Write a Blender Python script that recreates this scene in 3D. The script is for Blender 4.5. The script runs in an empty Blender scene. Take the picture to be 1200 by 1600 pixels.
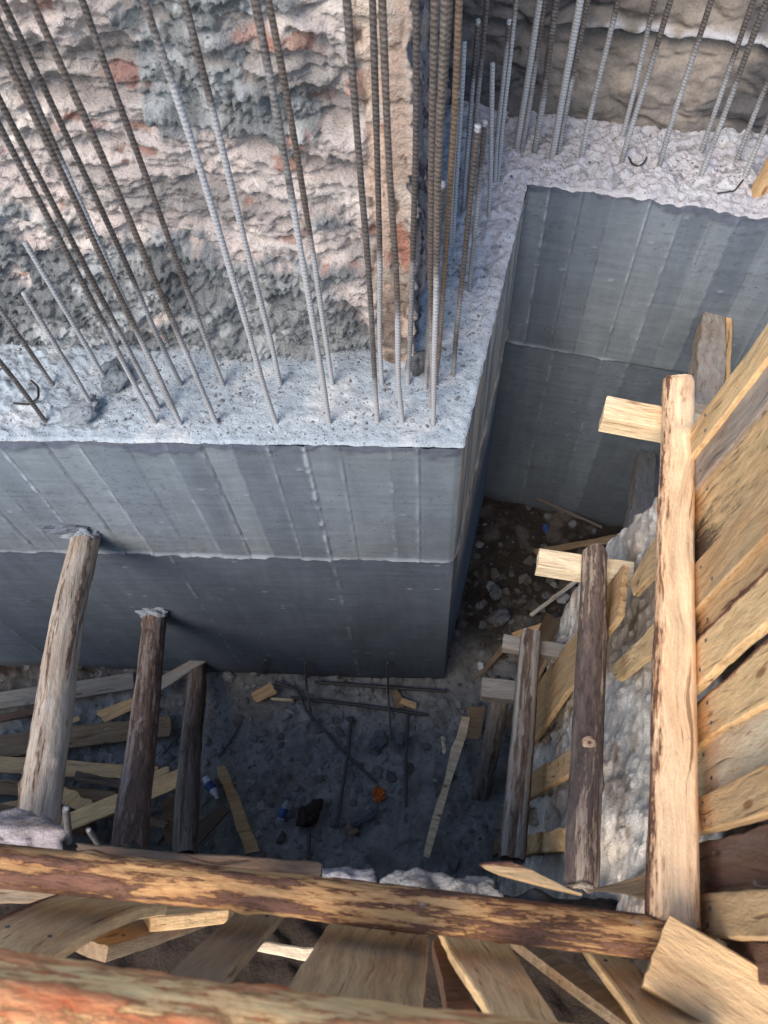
import bpy, math, random
import numpy as np
from mathutils import Vector, Matrix
random.seed(7); np.random.seed(7)
scn = bpy.context.scene
COL = scn.collection

# ------------------------------------------------------------ camera
H = 4.46; F = 1180.0
nad = np.array([62., 675., F]); nad /= np.linalg.norm(nad)      # straight down, in lens coordinates
zc = -nad
fw = np.array([0, 0, 1.]); yc = fw - (fw @ nad) * nad; yc /= np.linalg.norm(yc)
xc = np.cross(yc, zc)
RM = np.array([xc, yc, zc])
CAM = np.array([0, 0, H])
cd = bpy.data.cameras.new('camera'); cam = bpy.data.objects.new('camera', cd); COL.objects.link(cam)
cd.sensor_fit = 'VERTICAL'; cd.sensor_height = 36; cd.lens = 36 * F / 1600; cd.clip_start = .05; cd.clip_end = 500
r_, u_, b_ = RM @ [1, 0, 0], RM @ [0, -1, 0], RM @ [0, 0, -1]
cam.matrix_world = Matrix(((r_[0], u_[0], b_[0], 0), (r_[1], u_[1], b_[1], 0), (r_[2], u_[2], b_[2], H), (0, 0, 0, 1)))
scn.camera = cam
cd.dof.use_dof = True; cd.dof.focus_distance = 2.7; cd.dof.aperture_fstop = 5.0

# ------------------------------------------------------------ sky and sun
SUN_EL, SUN_ROT = math.radians(48), math.radians(216)
SKY_K, SUN_K, EXPO = .14, 2.1, 1.05
w = bpy.data.worlds.new('World'); scn.world = w; w.use_nodes = True
nt = w.node_tree; bg = nt.nodes['Background']
sky = nt.nodes.new('ShaderNodeTexSky'); sky.sky_type = 'NISHITA'; sky.sun_disc = False
sky.sun_elevation = SUN_EL; sky.sun_rotation = SUN_ROT; sky.air_density = 1.0; sky.dust_density = .7
nt.links.new(sky.outputs[0], bg.inputs[0]); bg.inputs[1].default_value = SKY_K
sl = bpy.data.lights.new('sun', 'SUN'); sl.energy = SUN_K; sl.angle = math.radians(35); sl.color = (1, .87, .72)
so = bpy.data.objects.new('sun', sl); COL.objects.link(so)
sd = Vector((math.sin(SUN_ROT) * math.cos(SUN_EL), math.cos(SUN_ROT) * math.cos(SUN_EL), math.sin(SUN_EL)))
so.rotation_euler = sd.to_track_quat('Z', 'Y').to_euler()
scn.view_settings.view_transform = 'Standard'; scn.view_settings.look = 'None'
scn.view_settings.exposure = EXPO; scn.view_settings.gamma = 1
scn.render.engine = 'CYCLES'
scn.cycles.max_bounces = 6; scn.cycles.diffuse_bounces = 5

# ------------------------------------------------------------ measuring helpers: a sight line meets a real plane
def ray(px, py): return RM @ np.array([px - 600., py - 800., F])
def meet(px, py, q, n):
    d = ray(px, py); q = np.array(q, float); n = np.array(n, float)
    return CAM + ((q - CAM) @ n) / (d @ n) * d
def Z(px, py, z): return meet(px, py, (0, 0, z), (0, 0, 1))
def vplane(a, b, off=0):
    a = np.array([a[0], a[1], 0.]); b = np.array([b[0], b[1], 0.]); e = (b - a) / np.linalg.norm(b - a)
    n = np.array([-e[1], e[0], 0]); return a + n * off, n
def dist(px, py, d): v = ray(px, py); return CAM + v / np.linalg.norm(v) * d
T = 2.46                                     # top of the concrete
A0, A1 = np.array([-3.2, 1.365 + .13 * 3.468]), np.array([.268, 1.365])
B1 = np.array([.69, 2.609]); C1 = np.array([3.4, 2.609 - .3723 * 2.71])
def WA(px, py): return meet(px, py, *vplane(A0, A1))
def WC(px, py): return meet(px, py, *vplane(B1, C1))
R0, R1 = np.array([.43, 0.]), np.array([.75, 1.14])
def PR(px, py, off=.05):                     # plane of the right-hand shoring, behind its rails
    return meet(px, py, *vplane(R0, R1, -off))
D0, D1 = Z(0, 1345, 2.96), Z(1060, 1462, 2.96)
E0, E1 = Z(-60, 1560, 3.51), Z(900, 1650, 3.51)
_gn = np.cross(D1 - D0, E0 - D0); _gn /= np.linalg.norm(_gn)
if (CAM - D0) @ _gn > 0: _gn = -_gn
def PG(px, py, off=.05): return meet(px, py, D0 + _gn * off, _gn)

# ------------------------------------------------------------ noise
def _h(ix, iy, iz, s):
    n = (ix.astype(np.int64) * 374761393 + iy.astype(np.int64) * 668265263 + iz.astype(np.int64) * 2147483647 + s * 974634777) & 0xffffffff
    n = ((n ^ (n >> 13)) * 1274126177) & 0xffffffff
    n = ((n ^ (n >> 16)) * 2246822519) & 0xffffffff
    return ((n ^ (n >> 15)) & 0xffffff) / float(0xffffff)
def vn(p, s=0):
    i = np.floor(p); f = p - i; f = f * f * f * (f * (f * 6 - 15) + 10); i = i.astype(np.int64); o = 0
    for a in (0, 1):
        wa = f[:, 0] if a else 1 - f[:, 0]
        for b in (0, 1):
            wb = f[:, 1] if b else 1 - f[:, 1]
            for c in (0, 1):
                wc = f[:, 2] if c else 1 - f[:, 2]
                o = o + wa * wb * wc * _h(i[:, 0] + a, i[:, 1] + b, i[:, 2] + c, s)
    return o * 2 - 1
def fbm(p, o=4, s=0, g=.5):
    r = 0; a = 1; t = 0
    for k in range(o):
        r = r + a * vn(p * (2.03 ** k) + k * 7.3, s + k); t += a; a *= g
    return r / t
def ridg(p, o=4, s=0, g=.5):
    r = 0; a = 1; t = 0
    for k in range(o):
        r = r + a * (1 - np.abs(vn(p * (2.03 ** k) + k * 3.1, s + k)) * 2); t += a; a *= g
    return r / t
def worley(p, s=0):
    i = np.floor(p).astype(np.int64); b1 = np.full(len(p), 9.); b2 = b1.copy(); cid = np.zeros(len(p))
    for a in (-1, 0, 1):
        for b in (-1, 0, 1):
            for c in (-1, 0, 1):
                x, y, z = i[:, 0] + a, i[:, 1] + b, i[:, 2] + c
                q = np.stack([x + _h(x, y, z, s + 1), y + _h(x, y, z, s + 2), z + _h(x, y, z, s + 3)], 1)
                d = np.sqrt(((p - q) ** 2).sum(1)); k = d < b1
                b2 = np.where(k, b1, np.minimum(b2, d)); cid = np.where(k, _h(x, y, z, s + 4), cid); b1 = np.where(k, d, b1)
    return b1, b2, cid
def sm(a, b, x): t = np.clip((x - a) / (b - a), 0, 1); return t * t * (3 - 2 * t)
def mixc(c, d, m): return c * (1 - m[:, None]) + np.array(d)[None] * m[:, None]
def S(r, g, b):                               # display 0..255 to linear
    f = lambda v: (v / 255 / 12.92) if v < 10 else ((v / 255 + .055) / 1.055) ** 2.4
    return (f(r), f(g), f(b))

# ------------------------------------------------------------ mesh helpers
def mesh(name, V, Fc, mat, parent=None, col=None, attrs=None, smooth=True, color=None):
    V = np.asarray(V, np.float32); me = bpy.data.meshes.new(name)
    if isinstance(Fc, np.ndarray):
        nf, k = Fc.shape; me.vertices.add(len(V)); me.vertices.foreach_set('co', V.ravel())
        me.loops.add(nf * k); me.loops.foreach_set('vertex_index', Fc.ravel().astype(np.int32))
        me.polygons.add(nf); me.polygons.foreach_set('loop_start', np.arange(nf, dtype=np.int32) * k)
        try: me.polygons.foreach_set('loop_total', np.full(nf, k, np.int32))
        except Exception: pass
    else: me.from_pydata([tuple(v) for v in V.tolist()], [], Fc)
    me.update(calc_edges=True); me.validate()
    me.polygons.foreach_set('use_smooth', np.full(len(me.polygons), smooth))
    if col is not None:
        a = me.color_attributes.new('Col', 'FLOAT_COLOR', 'POINT')
        cc = np.ones((len(V), 4), np.float32); cc[:, :3] = np.clip(col, 0, 1); a.data.foreach_set('color', cc.ravel())
    for k, v in (attrs or {}).items():
        a = me.attributes.new(k, 'FLOAT', 'POINT'); a.data.foreach_set('value', np.asarray(v, np.float32))
    me.materials.append(mat); o = bpy.data.objects.new(name, me); COL.objects.link(o)
    if parent: o.parent = parent
    if color: o.color = (*color, 1)
    return o
def gridf(nu, nv, off=0, wrap=False):
    a = np.arange(nu - 1)[:, None]; b = np.arange(nv if wrap else nv - 1)[None]
    b2 = (b + 1) % nv
    f = np.stack([a * nv + b, (a + 1) * nv + b, (a + 1) * nv + b2, a * nv + b2], -1).reshape(-1, 4)
    return f + off
def tag(o, label=None, cat=None, group=None, kind=None):
    if label: o['label'] = label
    if cat: o['category'] = cat
    if group: o['group'] = group
    if kind: o['kind'] = kind
    return o
def thing(name, label, cat, loc=(0, 0, 0), group=None):
    o = bpy.data.objects.new(name, None); o.location = loc; COL.objects.link(o); o.empty_display_size = .1
    return tag(o, label, cat, group)
def frame(o, org, X, N):
    X = np.array(X, float); X /= np.linalg.norm(X); N = np.array(N, float); N -= (N @ X) * X; N /= np.linalg.norm(N); Y = np.cross(N, X)
    o.matrix_world = Matrix(((X[0], Y[0], N[0], org[0]), (X[1], Y[1], N[1], org[1]), (X[2], Y[2], N[2], org[2]), (0, 0, 0, 1)))

# ------------------------------------------------------------ materials
class NB:
    def __init__(s, name):
        s.m = bpy.data.materials.new(name); s.m.use_nodes = True; s.t = s.m.node_tree; s.b = s.t.nodes['Principled BSDF']
    def n(s, t, **k):
        x = s.t.nodes.new('ShaderNode' + t)
        for a, v in k.items():
            if a.startswith('i_'): x.inputs[a[2:].replace('_', ' ')].default_value = v
            else: setattr(x, a, v)
        return x
    def l(s, a, b): s.t.links.new(a, b)
    def math(s, op, a, b=None, clamp=False):
        x = s.n('Math', operation=op, use_clamp=clamp)
        for i, v in enumerate((a, b)):
            if v is None: continue
            if isinstance(v, (int, float)): x.inputs[i].default_value = v
            else: s.l(v, x.inputs[i])
        return x.outputs[0]
    def noise(s, vec, scale, det=4, rough=.55, sc=None):
        if sc: mp = s.n('Mapping'); mp.inputs['Scale'].default_value = sc; s.l(vec, mp.inputs[0]); vec = mp.outputs[0]
        x = s.n('TexNoise'); x.inputs['Scale'].default_value = scale; x.inputs['Detail'].default_value = det; x.inputs['Roughness'].default_value = rough
        s.l(vec, x.inputs['Vector']); return x.outputs[0]
    def vor(s, vec, scale, sc=None, out=0, feat='F1'):
        if sc: mp = s.n('Mapping'); mp.inputs['Scale'].default_value = sc; s.l(vec, mp.inputs[0]); vec = mp.outputs[0]
        x = s.n('TexVoronoi', feature=feat); x.inputs['Scale'].default_value = scale; s.l(vec, x.inputs['Vector']); return x.outputs[out]
    def rng(s, v, a, b, c, d):
        x = s.n('MapRange'); s.l(v, x.inputs[0])
        for i, k in enumerate((a, b, c, d)): x.inputs[i + 1].default_value = k
        return x.outputs[0]
    def mix(s, f, a, b, mode='MIX'):
        x = s.n('Mix', data_type='RGBA', blend_type=mode)
        for sock, v in ((x.inputs[0], f), (x.inputs[6], a), (x.inputs[7], b)):
            if isinstance(v, (int, float)): sock.default_value = v
            elif isinstance(v, tuple): sock.default_value = (*v, 1)
            else: s.l(v, sock)
        return x.outputs[2]
    def bump(s, h, st, d, prev=None):
        x = s.n('Bump'); x.inputs['Strength'].default_value = st; x.inputs['Distance'].default_value = d; s.l(h, x.inputs['Height'])
        if prev: s.l(prev, x.inputs['Normal'])
        return x.outputs[0]
    def done(s, col, rough=.9, nrm=None, spec=.3):
        if isinstance(col, tuple): s.b.inputs['Base Color'].default_value = (*col, 1)
        else: s.l(col, s.b.inputs['Base Color'])
        if isinstance(rough, (int, float)): s.b.inputs['Roughness'].default_value = rough
        else: s.l(rough, s.b.inputs['Roughness'])
        if nrm: s.l(nrm, s.b.inputs['Normal'])
        s.b.inputs['Specular IOR Level'].default_value = spec
        return s.m
def vmat(name, sc1, sc2, lo, hi, b1, b2, rough=.92, pits=None, spec=.25):
    k = NB(name); v = k.n('TexCoord').outputs['Object']; c = k.n('VertexColor', layer_name='Col').outputs[0]
    n1 = k.noise(v, sc1, 6, .65); n2 = k.noise(v, sc2, 5, .7)
    f = k.rng(k.math('MULTIPLY', k.math('ADD', n1, n2), .5), .3, .7, lo, hi)
    cc = k.mix(1.0, c, f, 'MULTIPLY')
    nr = k.bump(n1, .8, b1); nr = k.bump(n2, .8, b2, nr)
    if pits:
        pv = k.vor(v, pits[0]); dk = k.rng(pv, pits[1] * .6, pits[1], 0, 1)
        rnd = k.noise(v, pits[0] * .35, 2); on = k.rng(rnd, .42, .55, 1, 0); dk = k.math('MAXIMUM', dk, on)
        cc = k.mix(dk, k.mix(1.0, cc, pits[2], 'MULTIPLY'), cc); nr = k.bump(dk, 1, pits[3], nr)
    return k.done(cc, rough, nr, spec)
M_CAST = vmat('cast_concrete', 9, 160, .78, 1.2, .002, .0012, .8, pits=(26, .085, (.6, .6, .6), .003))
M_LEDGE = vmat('chipped_concrete', 42, 150, .66, 1.2, .010, .007, .95, pits=(70, .24, (.62, .64, .67), .006))
M_MASON = vmat('old_masonry', 30, 120, .74, 1.22, .013, .009, .95)
M_ROCK = vmat('rock_face', 14, 90, .6, 1.3, .012, .005, .95)
M_SOIL = vmat('pit_soil', 24, 120, .6, 1.35, .014, .008, .95)
M_RUB = vmat('broken_concrete', 34, 130, .62, 1.25, .013, .008, .95)

def wood_mat(name, bark_a, bark_b, grey=(.3, .29, .28), spec=.25, old=0.0):
    k = NB(name); tc = k.n('TexCoord').outputs['Object']; oi = k.n('ObjectInfo')
    va = k.n('VectorMath', operation='ADD'); k.l(tc, va.inputs[0]); cm = k.n('CombineXYZ'); k.l(k.math('MULTIPLY', oi.outputs['Random'], 37), cm.inputs[0]); k.l(k.math('MULTIPLY', oi.outputs['Random'], 11), cm.inputs[1]); k.l(cm.outputs[0], va.inputs[1])
    v = va.outputs[0]
    warp = k.noise(v, 3, 2); wv = k.n('VectorMath', operation='ADD'); k.l(v, wv.inputs[0]); c2 = k.n('CombineXYZ'); k.l(k.math('MULTIPLY', warp, .09), c2.inputs[1]); k.l(c2.outputs[0], wv.inputs[1]); v2 = wv.outputs[0]
    g1 = k.noise(v2, 1, 4, .6, (2.2, 55, 55)); g2 = k.noise(v2, 1, 5, .7, (9, 260, 260)); bl = k.noise(v, 5, 4, .6, (1, 2.2, 2.2))
    f = k.math('ADD', k.math('MULTIPLY', g1, .5), k.math('ADD', k.math('MULTIPLY', g2, .40), k.math('MULTIPLY', bl, .35)))
    base = k.mix(1.0, oi.outputs['Color'], k.rng(f, .42, .82, .50, 1.28), 'MULTIPLY')
    hue = k.noise(v, 2.2, 3, .6, (1, 3, 3)); base = k.mix(k.rng(hue, .5, .72, 0, .55), base, k.mix(1.0, base, (.80, .58, .42), 'MULTIPLY'))
    st = k.noise(v, 1.7, 5, .7, (1.2, 5, 5)); base = k.mix(k.rng(st, .56, .72, 0, max(0, .32 + old)), base, k.mix(.6, k.mix(1.0, base, (.45, .43, .42), 'MULTIPLY'), grey))
    kn = k.vor(v, 1, (4.5, 13, 13)); kz = k.rng(kn, .07, .13, 1, 0); base = k.mix(k.math('MULTIPLY', kz, .8), base, k.mix(1.0, base, (.35, .22, .15), 'MULTIPLY'))
    # saw marks and fine cracks
    saw = k.noise(v, 1, 2, .5, (240, 6, 6)); crk = k.noise(v2, 1, 3, .6, (3, 90, 90)); cr = k.rng(crk, .31, .365, 1, 0)
    base = k.mix(k.math('MULTIPLY', cr, .75), base, k.mix(1.0, base, (.22, .17, .14), 'MULTIPLY'))
    ba = k.n('Attribute', attribute_name='bark').outputs['Fac']; fn = k.noise(v, 1, 7, .78, (13, 85, 85))
    bm = k.rng(k.math('ADD', ba, k.math('MULTIPLY', k.math('SUBTRACT', fn, .5), 2.6)), .44, .60, 0, 1)
    cb = k.rng(k.math('ADD', ba, k.math('MULTIPLY', k.math('SUBTRACT', fn, .5), 2.6)), .10, .46, 0, .75); base = k.mix(cb, base, k.mix(.45, k.mix(1.0, base, (.72, .50, .36), 'MULTIPLY'), bark_b))
    bn = k.noise(v, 1, 6, .7, (14, 45, 45)); bark = k.mix(k.rng(bn, .35, .65, 0, 1), bark_a, bark_b)
    blk = k.n('Attribute', attribute_name='dirt').outputs['Fac']; dn = k.noise(v, 1, 6, .75, (9, 60, 60))
    dm = k.rng(k.math('ADD', blk, k.math('MULTIPLY', k.math('SUBTRACT', dn, .5), 1.1)), .45, .6, 0, .85)
    col = k.mix(bm, base, bark); col = k.mix(dm, col, (.035, .03, .027))
    md = k.noise(v, 1, 6, .7, (2.4, 9, 9)); col = k.mix(k.rng(md, .60, .74, 0, .5), col, k.mix(1.0, col, (.52, .46, .42), 'MULTIPLY'))
    pl = k.noise(v, 1, 5, .7, (13, 22, 22)); col = k.mix(k.rng(pl, .66, .70, 0, .75), col, grey)
    nr = k.bump(g1, .5, .003); nr = k.bump(g2, .6, .0015, nr); nr = k.bump(saw, .25, .0008, nr); nr = k.bump(bn, 1, .009, nr); nr = k.bump(bm, .8, .003, nr); nr = k.bump(cr, .6, -.003, nr)
    return k.done(col, .82, nr, spec)
W_FRESH = wood_mat('sawn_timber', S(105, 72, 62), S(150, 100, 80), (.36, .33, .30))
W_RAIL = wood_mat('half_barked_pole', S(88, 62, 52), S(138, 98, 78), (.38, .33, .30), old=-.25)
W_RED = wood_mat('red_barked_pole', S(206, 108, 66), S(246, 178, 122), (.88, .66, .46), old=-.40)
W_DARK = wood_mat('dark_barked_pole', S(78, 66, 62), S(128, 110, 100), (.32, .30, .29))
W_OLD = wood_mat('weathered_pole', S(74, 62, 58), S(122, 100, 88), (.34, .33, .32), old=.3)

def steel_mat():
    k = NB('ribbed_steel'); v = k.n('TexCoord').outputs['Object']; oi = k.n('ObjectInfo')
    n = k.noise(v, 45, 5, .7); n2 = k.noise(v, 300, 3, .6); d = k.n('Attribute', attribute_name='dust').outputs['Fac']
    m = k.rng(k.math('ADD', d, k.math('MULTIPLY', k.math('SUBTRACT', n, .5), .55)), .25, .75, 0, .92)
    c = k.mix(1.0, oi.outputs['Color'], k.rng(n, .3, .7, .6, 1.5), 'MULTIPLY'); c = k.mix(k.rng(n2, .5, .62, 0, .6), c, k.mix(1.0, c, (1.35, .95, .75), 'MULTIPLY'))
    rb_ = k.n('Attribute', attribute_name='rib').outputs['Fac']; c = k.mix(k.math('MULTIPLY', rb_, .75), c, k.mix(.35, k.mix(1.0, c, (2.3, 2.3, 2.4), 'MULTIPLY'), (.34, .34, .35)))  # rib crests lightened: worn steel plus highlight ticks painted into the colour
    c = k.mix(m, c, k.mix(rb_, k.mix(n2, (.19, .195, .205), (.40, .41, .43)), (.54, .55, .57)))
    k.l(k.rng(m, 0, 1, .3, 0), k.b.inputs['Metallic'])
    return k.done(c, k.rng(m, 0, 1, .5, .9), k.bump(n2, .4, .001, k.bump(k.math('MULTIPLY', n, m), .5, .003)), .4)
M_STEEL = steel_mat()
def flat(name, c, rough=.7, spec=.3, **kw):
    k = NB(name); v = k.n('TexCoord').outputs['Object']; n = k.noise(v, 60, 4)
    m = k.done(k.mix(1.0, c, k.rng(n, .3, .7, .7, 1.2), 'MULTIPLY'), rough, k.bump(n, .3, .002), spec)
    for a, b in kw.items(): k.b.inputs[a.replace('_', ' ')].default_value = b
    return m

# ============================================================ THE CONCRETE WALL
SEAM_A = [-1.27, -1.11, -.99, -.83, -.695, -.58, -.48, -.36, -.24, -.128, .035, .126]
SEAM_A = [-3.05, -2.8, -2.62, -2.45, -2.2, -2.02, -1.86, -1.7, -1.5, -1.4] + SEAM_A
FIN_A = {-1.27: 1.6, -.99: .9, -.83: .5, -.695: .8, -.58: .6, -.48: .5, -.36: .7, -.24: 1.6, -.128: .7, .035: .9, .126: .7, -1.5: 1, -1.7: .6, -1.86: .8}
def top_z(x, y, k=1.0):
    p = np.stack([x * 6, y * 6, x * 0], 1); return T + k * (.007 * fbm(p, 4, 3) + .004 * fbm(p * 6, 3, 9))
def wall_face(name, a, b, seams, fins, parent, seed, joint=1.63, jx=(0, 9), low_seams=(), rag=1.0, step=.008, tint=1.0, warm=0, low=0):
    a = np.array(a); b = np.array(b); L = np.linalg.norm(b - a); e = (b - a) / L; n = np.array([e[1], -e[0]])  # faces the pit
    nu = int(L / step) + 1; z0 = -.25; nv = int((T - z0) / step) + 1
    u, v = np.meshgrid(np.linspace(0, L, nu), np.linspace(0, 1, nv), indexing='ij'); u = u.ravel(); v = v.ravel()
    x = a[0] + e[0] * u; y = a[1] + e[1] * u
    tz = top_z(x, y, rag) ; z = z0 + (tz - z0) * v
    sx = np.array(seams)                                     # seam coordinate along u
    up = sm(joint - .004, joint + .004, z) if joint else np.ones_like(z)
    P = np.stack([u, z, u * 0 + seed], 1)
    idx = np.searchsorted(sx, u + .004 * fbm(P * 9, 2, 4)); tone = (_h(idx, idx * 0 + seed, idx * 0, 5) - .5)
    bow = (_h(idx, idx * 0 + 3, idx * 0 + seed, 8) - .5) * .006
    idl = np.searchsorted(np.array(list(low_seams) + [99]), u); tonel = (_h(idl, idl * 0 + 9, idl * 0 + seed, 5) - .5) * .35
    d = up * bow + .003 * fbm(P * 3, 3, seed) + .0012 * fbm(P * np.array([6, 60, 1]) * 1.0, 3, seed + 3) + up * .006
    light = np.zeros_like(z); dark = light.copy()
    for s in sx:
        f = fins.get(round(float(s), 3), .5); wv = s + .003 * vn(P * np.array([0, 14, 0]) + s, 31)
        rd = np.clip(fbm(P * np.array([0, 26, 0]) + s * 17, 3, 33) * 1.3 + .55, .12, 1)
        q = np.exp(-((u - wv) / (.0020 + .0030 * f * rd)) ** 2) * rd * f * up
        d = d + q * .006; light = np.maximum(light, q * .60)
        gq_ = np.exp(-((u - wv - .0065) / .0028) ** 2) * up * (.4 + .6 * rd); d = d - gq_ * .004; dark = np.maximum(dark, gq_)
    for s in low_seams:
        rd = np.clip(fbm(P * np.array([0, 20, 0]) + s * 17, 3, 35) * 1.5 + .1, 0, 1); q = np.exp(-((u - s) / .006) ** 2) * rd * (1 - up)
        d = d + q * .006; light = np.maximum(light, q * .35)
    if joint:
        jz = joint + .005 * fbm(P * np.array([5, 0, 0]), 3, 40) + .006 * sm(.2, .6, vn(P * np.array([3.1, 0, 0]), 44))
        inx = sm(jx[0] - .01, jx[0], u) * (1 - sm(jx[1] - .1, jx[1], u)); rd = .45 + .55 * np.clip(fbm(P * np.array([16, 0, 0]), 3, 41) * 1.6 + .5, 0, 1)
        q = np.exp(-((z - jz) / .0062) ** 2) * rd * inx; d = d + q * .016; light = np.maximum(light, q)
    # little dabs and grout specks
    w1, _, cid = worley(P * np.array([13, 30, 1]), seed + 50); q = (cid > .93) * sm(.24, .10, w1); d = d + q * .003; light = np.maximum(light, q * .35)
    # slurry band hanging from the top edge
    for hk in range(5):
        hu, hz = .35 + (hk * .618 * L) % max(L - .5, .3), .45 + ((hk * 5 + seed * 3) % 7) * .26; rh = np.hypot(u - hu, z - hz); d = d - .006 * sm(.010, .006, rh)
    drip = sm(.25, .5, fbm(P * np.array([19, .8, 1]), 4, 55)) * sm(T - .9, T - .1, z)
    band = sm(.0, .03, z - (tz - .05 - .05 * fbm(P * np.array([7, 0, 0]), 4, 61) - .02 * fbm(P * 30, 2, 66)))
    ed = np.minimum(u, L - u); d = d * sm(0, .02, ed); d = d + band * .0035 * (1 + fbm(P * 40, 3, 3)) * sm(0, .02, ed)
    z = z + 0; x = x + n[0] * d; y = y + n[1] * d
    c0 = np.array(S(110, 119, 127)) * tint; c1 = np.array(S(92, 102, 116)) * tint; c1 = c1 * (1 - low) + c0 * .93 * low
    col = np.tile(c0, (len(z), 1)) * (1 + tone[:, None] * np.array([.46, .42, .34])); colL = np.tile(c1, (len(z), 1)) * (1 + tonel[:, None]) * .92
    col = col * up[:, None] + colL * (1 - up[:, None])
    col *= (1 + .20 * fbm(P * np.array([2.2, 1.1, 1]), 4, 70) + .10 * fbm(P * np.array([40, 5, 1]), 3, 71))[:, None]
    col *= (1 + .10 * fbm(P * np.array([5, 55, 1]), 4, 72) + .12 * fbm(P * np.array([14, 2, 1]), 3, 73))[:, None]
    col = mixc(col, np.array(S(92, 98, 113)), band * .85); col = mixc(col, np.array(S(176, 186, 197)), np.clip(light, 0, 1) * .9)
    col = mixc(col, np.array(S(62, 68, 76)), dark * .55)
    col = mixc(col, np.array(S(146, 152, 158)), drip * .10)
    sp = sm(.62, .72, vn(P * np.array([55, 90, 1]), 77)); col = mixc(col, (.05, .055, .06), sp * .3 * sm(.1, .5, fbm(P * 3, 2, 12) + .2))
    if warm: col = mixc(col, np.array(S(200, 180, 156)), warm * sm(-.5, .3, fbm(P * np.array([30, 2, 1]), 3, 91)) * sm(0, .5, z - .9))
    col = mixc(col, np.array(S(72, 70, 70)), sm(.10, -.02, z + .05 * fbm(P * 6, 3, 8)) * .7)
    return mesh(name, np.stack([x, y, z], 1), gridf(nu, nv), M_CAST, parent, col)
wall = thing('retaining_wall', 'grey board-formed concrete retaining wall that steps back behind the pit', 'concrete wall', (0, 0, 0))
LA = np.linalg.norm(A1 - A0); kA = LA / (A1[0] - A0[0])
sA = [round((s - A0[0]) * kA, 3) for s in SEAM_A]; fA = {round((s - A0[0]) * kA, 3): f for s, f in FIN_A.items()}
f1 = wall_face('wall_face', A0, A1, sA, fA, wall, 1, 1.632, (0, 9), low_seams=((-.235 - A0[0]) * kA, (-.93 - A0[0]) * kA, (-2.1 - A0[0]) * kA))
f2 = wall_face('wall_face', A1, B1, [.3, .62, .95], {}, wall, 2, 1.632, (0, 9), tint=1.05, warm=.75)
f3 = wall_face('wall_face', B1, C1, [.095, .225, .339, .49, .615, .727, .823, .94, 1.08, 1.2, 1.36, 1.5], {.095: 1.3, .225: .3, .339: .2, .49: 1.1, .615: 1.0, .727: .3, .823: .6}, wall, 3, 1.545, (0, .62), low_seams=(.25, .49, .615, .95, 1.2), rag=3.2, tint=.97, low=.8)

# ledge on top of the wall, ruled between its outer edge and a line inside the masonry
out = [(-3.2, A0[1]), (A1[0], A1[1]), (B1[0], B1[1]), (C1[0], C1[1])]
inn = [(-3.2, 2.62), (.0, 1.96), (.38, 3.32), (3.4, 2.32)]
vs, us = [], []
def seg(n0, n1, n): return [np.array(n0) + (np.array(n1) - np.array(n0)) * k / n for k in range(n)]
O = seg(out[0], out[1], 560) + seg(out[1], out[2], 230) + seg(out[2], out[3], 440) + [np.array(out[3])]
I = seg(inn[0], inn[1], 560) + seg(inn[1], inn[2], 230) + seg(inn[2], inn[3], 440) + [np.array(inn[3])]
O = np.array(O); I = np.array(I); nw = 110; tt = np.linspace(0, 1, nw)
X = O[:, None] * (1 - tt)[None, :, None] + I[:, None] * tt[None, :, None]
x, y = X[..., 0].ravel(), X[..., 1].ravel(); t = np.tile(tt, len(O)); P = np.stack([x, y, x * 0], 1)
kk = np.where(np.repeat(np.arange(len(O)), nw) > 790, 3.2, 1.0)
left = sm(-.7, -1.4, x); right = sm(.3, .6, x)
z = top_z(x, y, kk); w1, w2, cid = worley(P * 70, 5)
hh = .009 * fbm(P * 9, 4, 21) + .005 * ridg(P * 30, 4, 24) * (.6 + left + .6 * right) + .006 * fbm(P * 38, 3, 22) * (1 + 1.5 * left + 2.0 * right) - .004 * sm(.5, .1, w1) + .012 * (left + right) * np.abs(fbm(P * 16, 3, 23))
calm = sm(.45, .2, x) * sm(-1.0, -.5, x); z = z + hh * sm(0, .05, t) * (1 - .5 * calm)
z += .10 * sm(.62, 1.0, t) * sm(-.9, -1.5, x) + .03 * right * sm(.5, 1, t) + .01
ci = np.tile(np.arange(nw), len(O)); z[ci == 0] -= .009
On = np.gradient(O, axis=0); On = np.stack([On[:, 1], -On[:, 0]], 1) / np.linalg.norm(On, axis=1)[:, None]; On = np.repeat(On, nw, 0)
push = (ci == 0) * .0085 + (ci == 1) * .006 + (ci == 2) * .003; push = push * (.8 + .5 * fbm(P * 30, 3, 88)); x = x + On[:, 0] * push; y = y + On[:, 1] * push
base = np.tile(np.array(S(172, 184, 194)), (len(x), 1)); base = mixc(base, np.array(S(192, 190, 195)), right)
m = sm(.1, .5, fbm(P * 7, 4, 25)) * .5; base = mixc(base, np.array(S(128, 134, 142)), m * (left * .7 + .25)); base = mixc(base, np.array(S(205, 208, 210)), sm(.1, .5, fbm(P * 11, 3, 27)) * .6)
base = mixc(base, np.array(S(110, 112, 116)), sm(.35, .5, fbm(P * 24, 3, 29)) * (left * .6 + right * .5))
mesh('wall_top', np.stack([x, y, z], 1), gridf(len(O), nw)[:, ::-1], M_LEDGE, wall, base)

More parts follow.
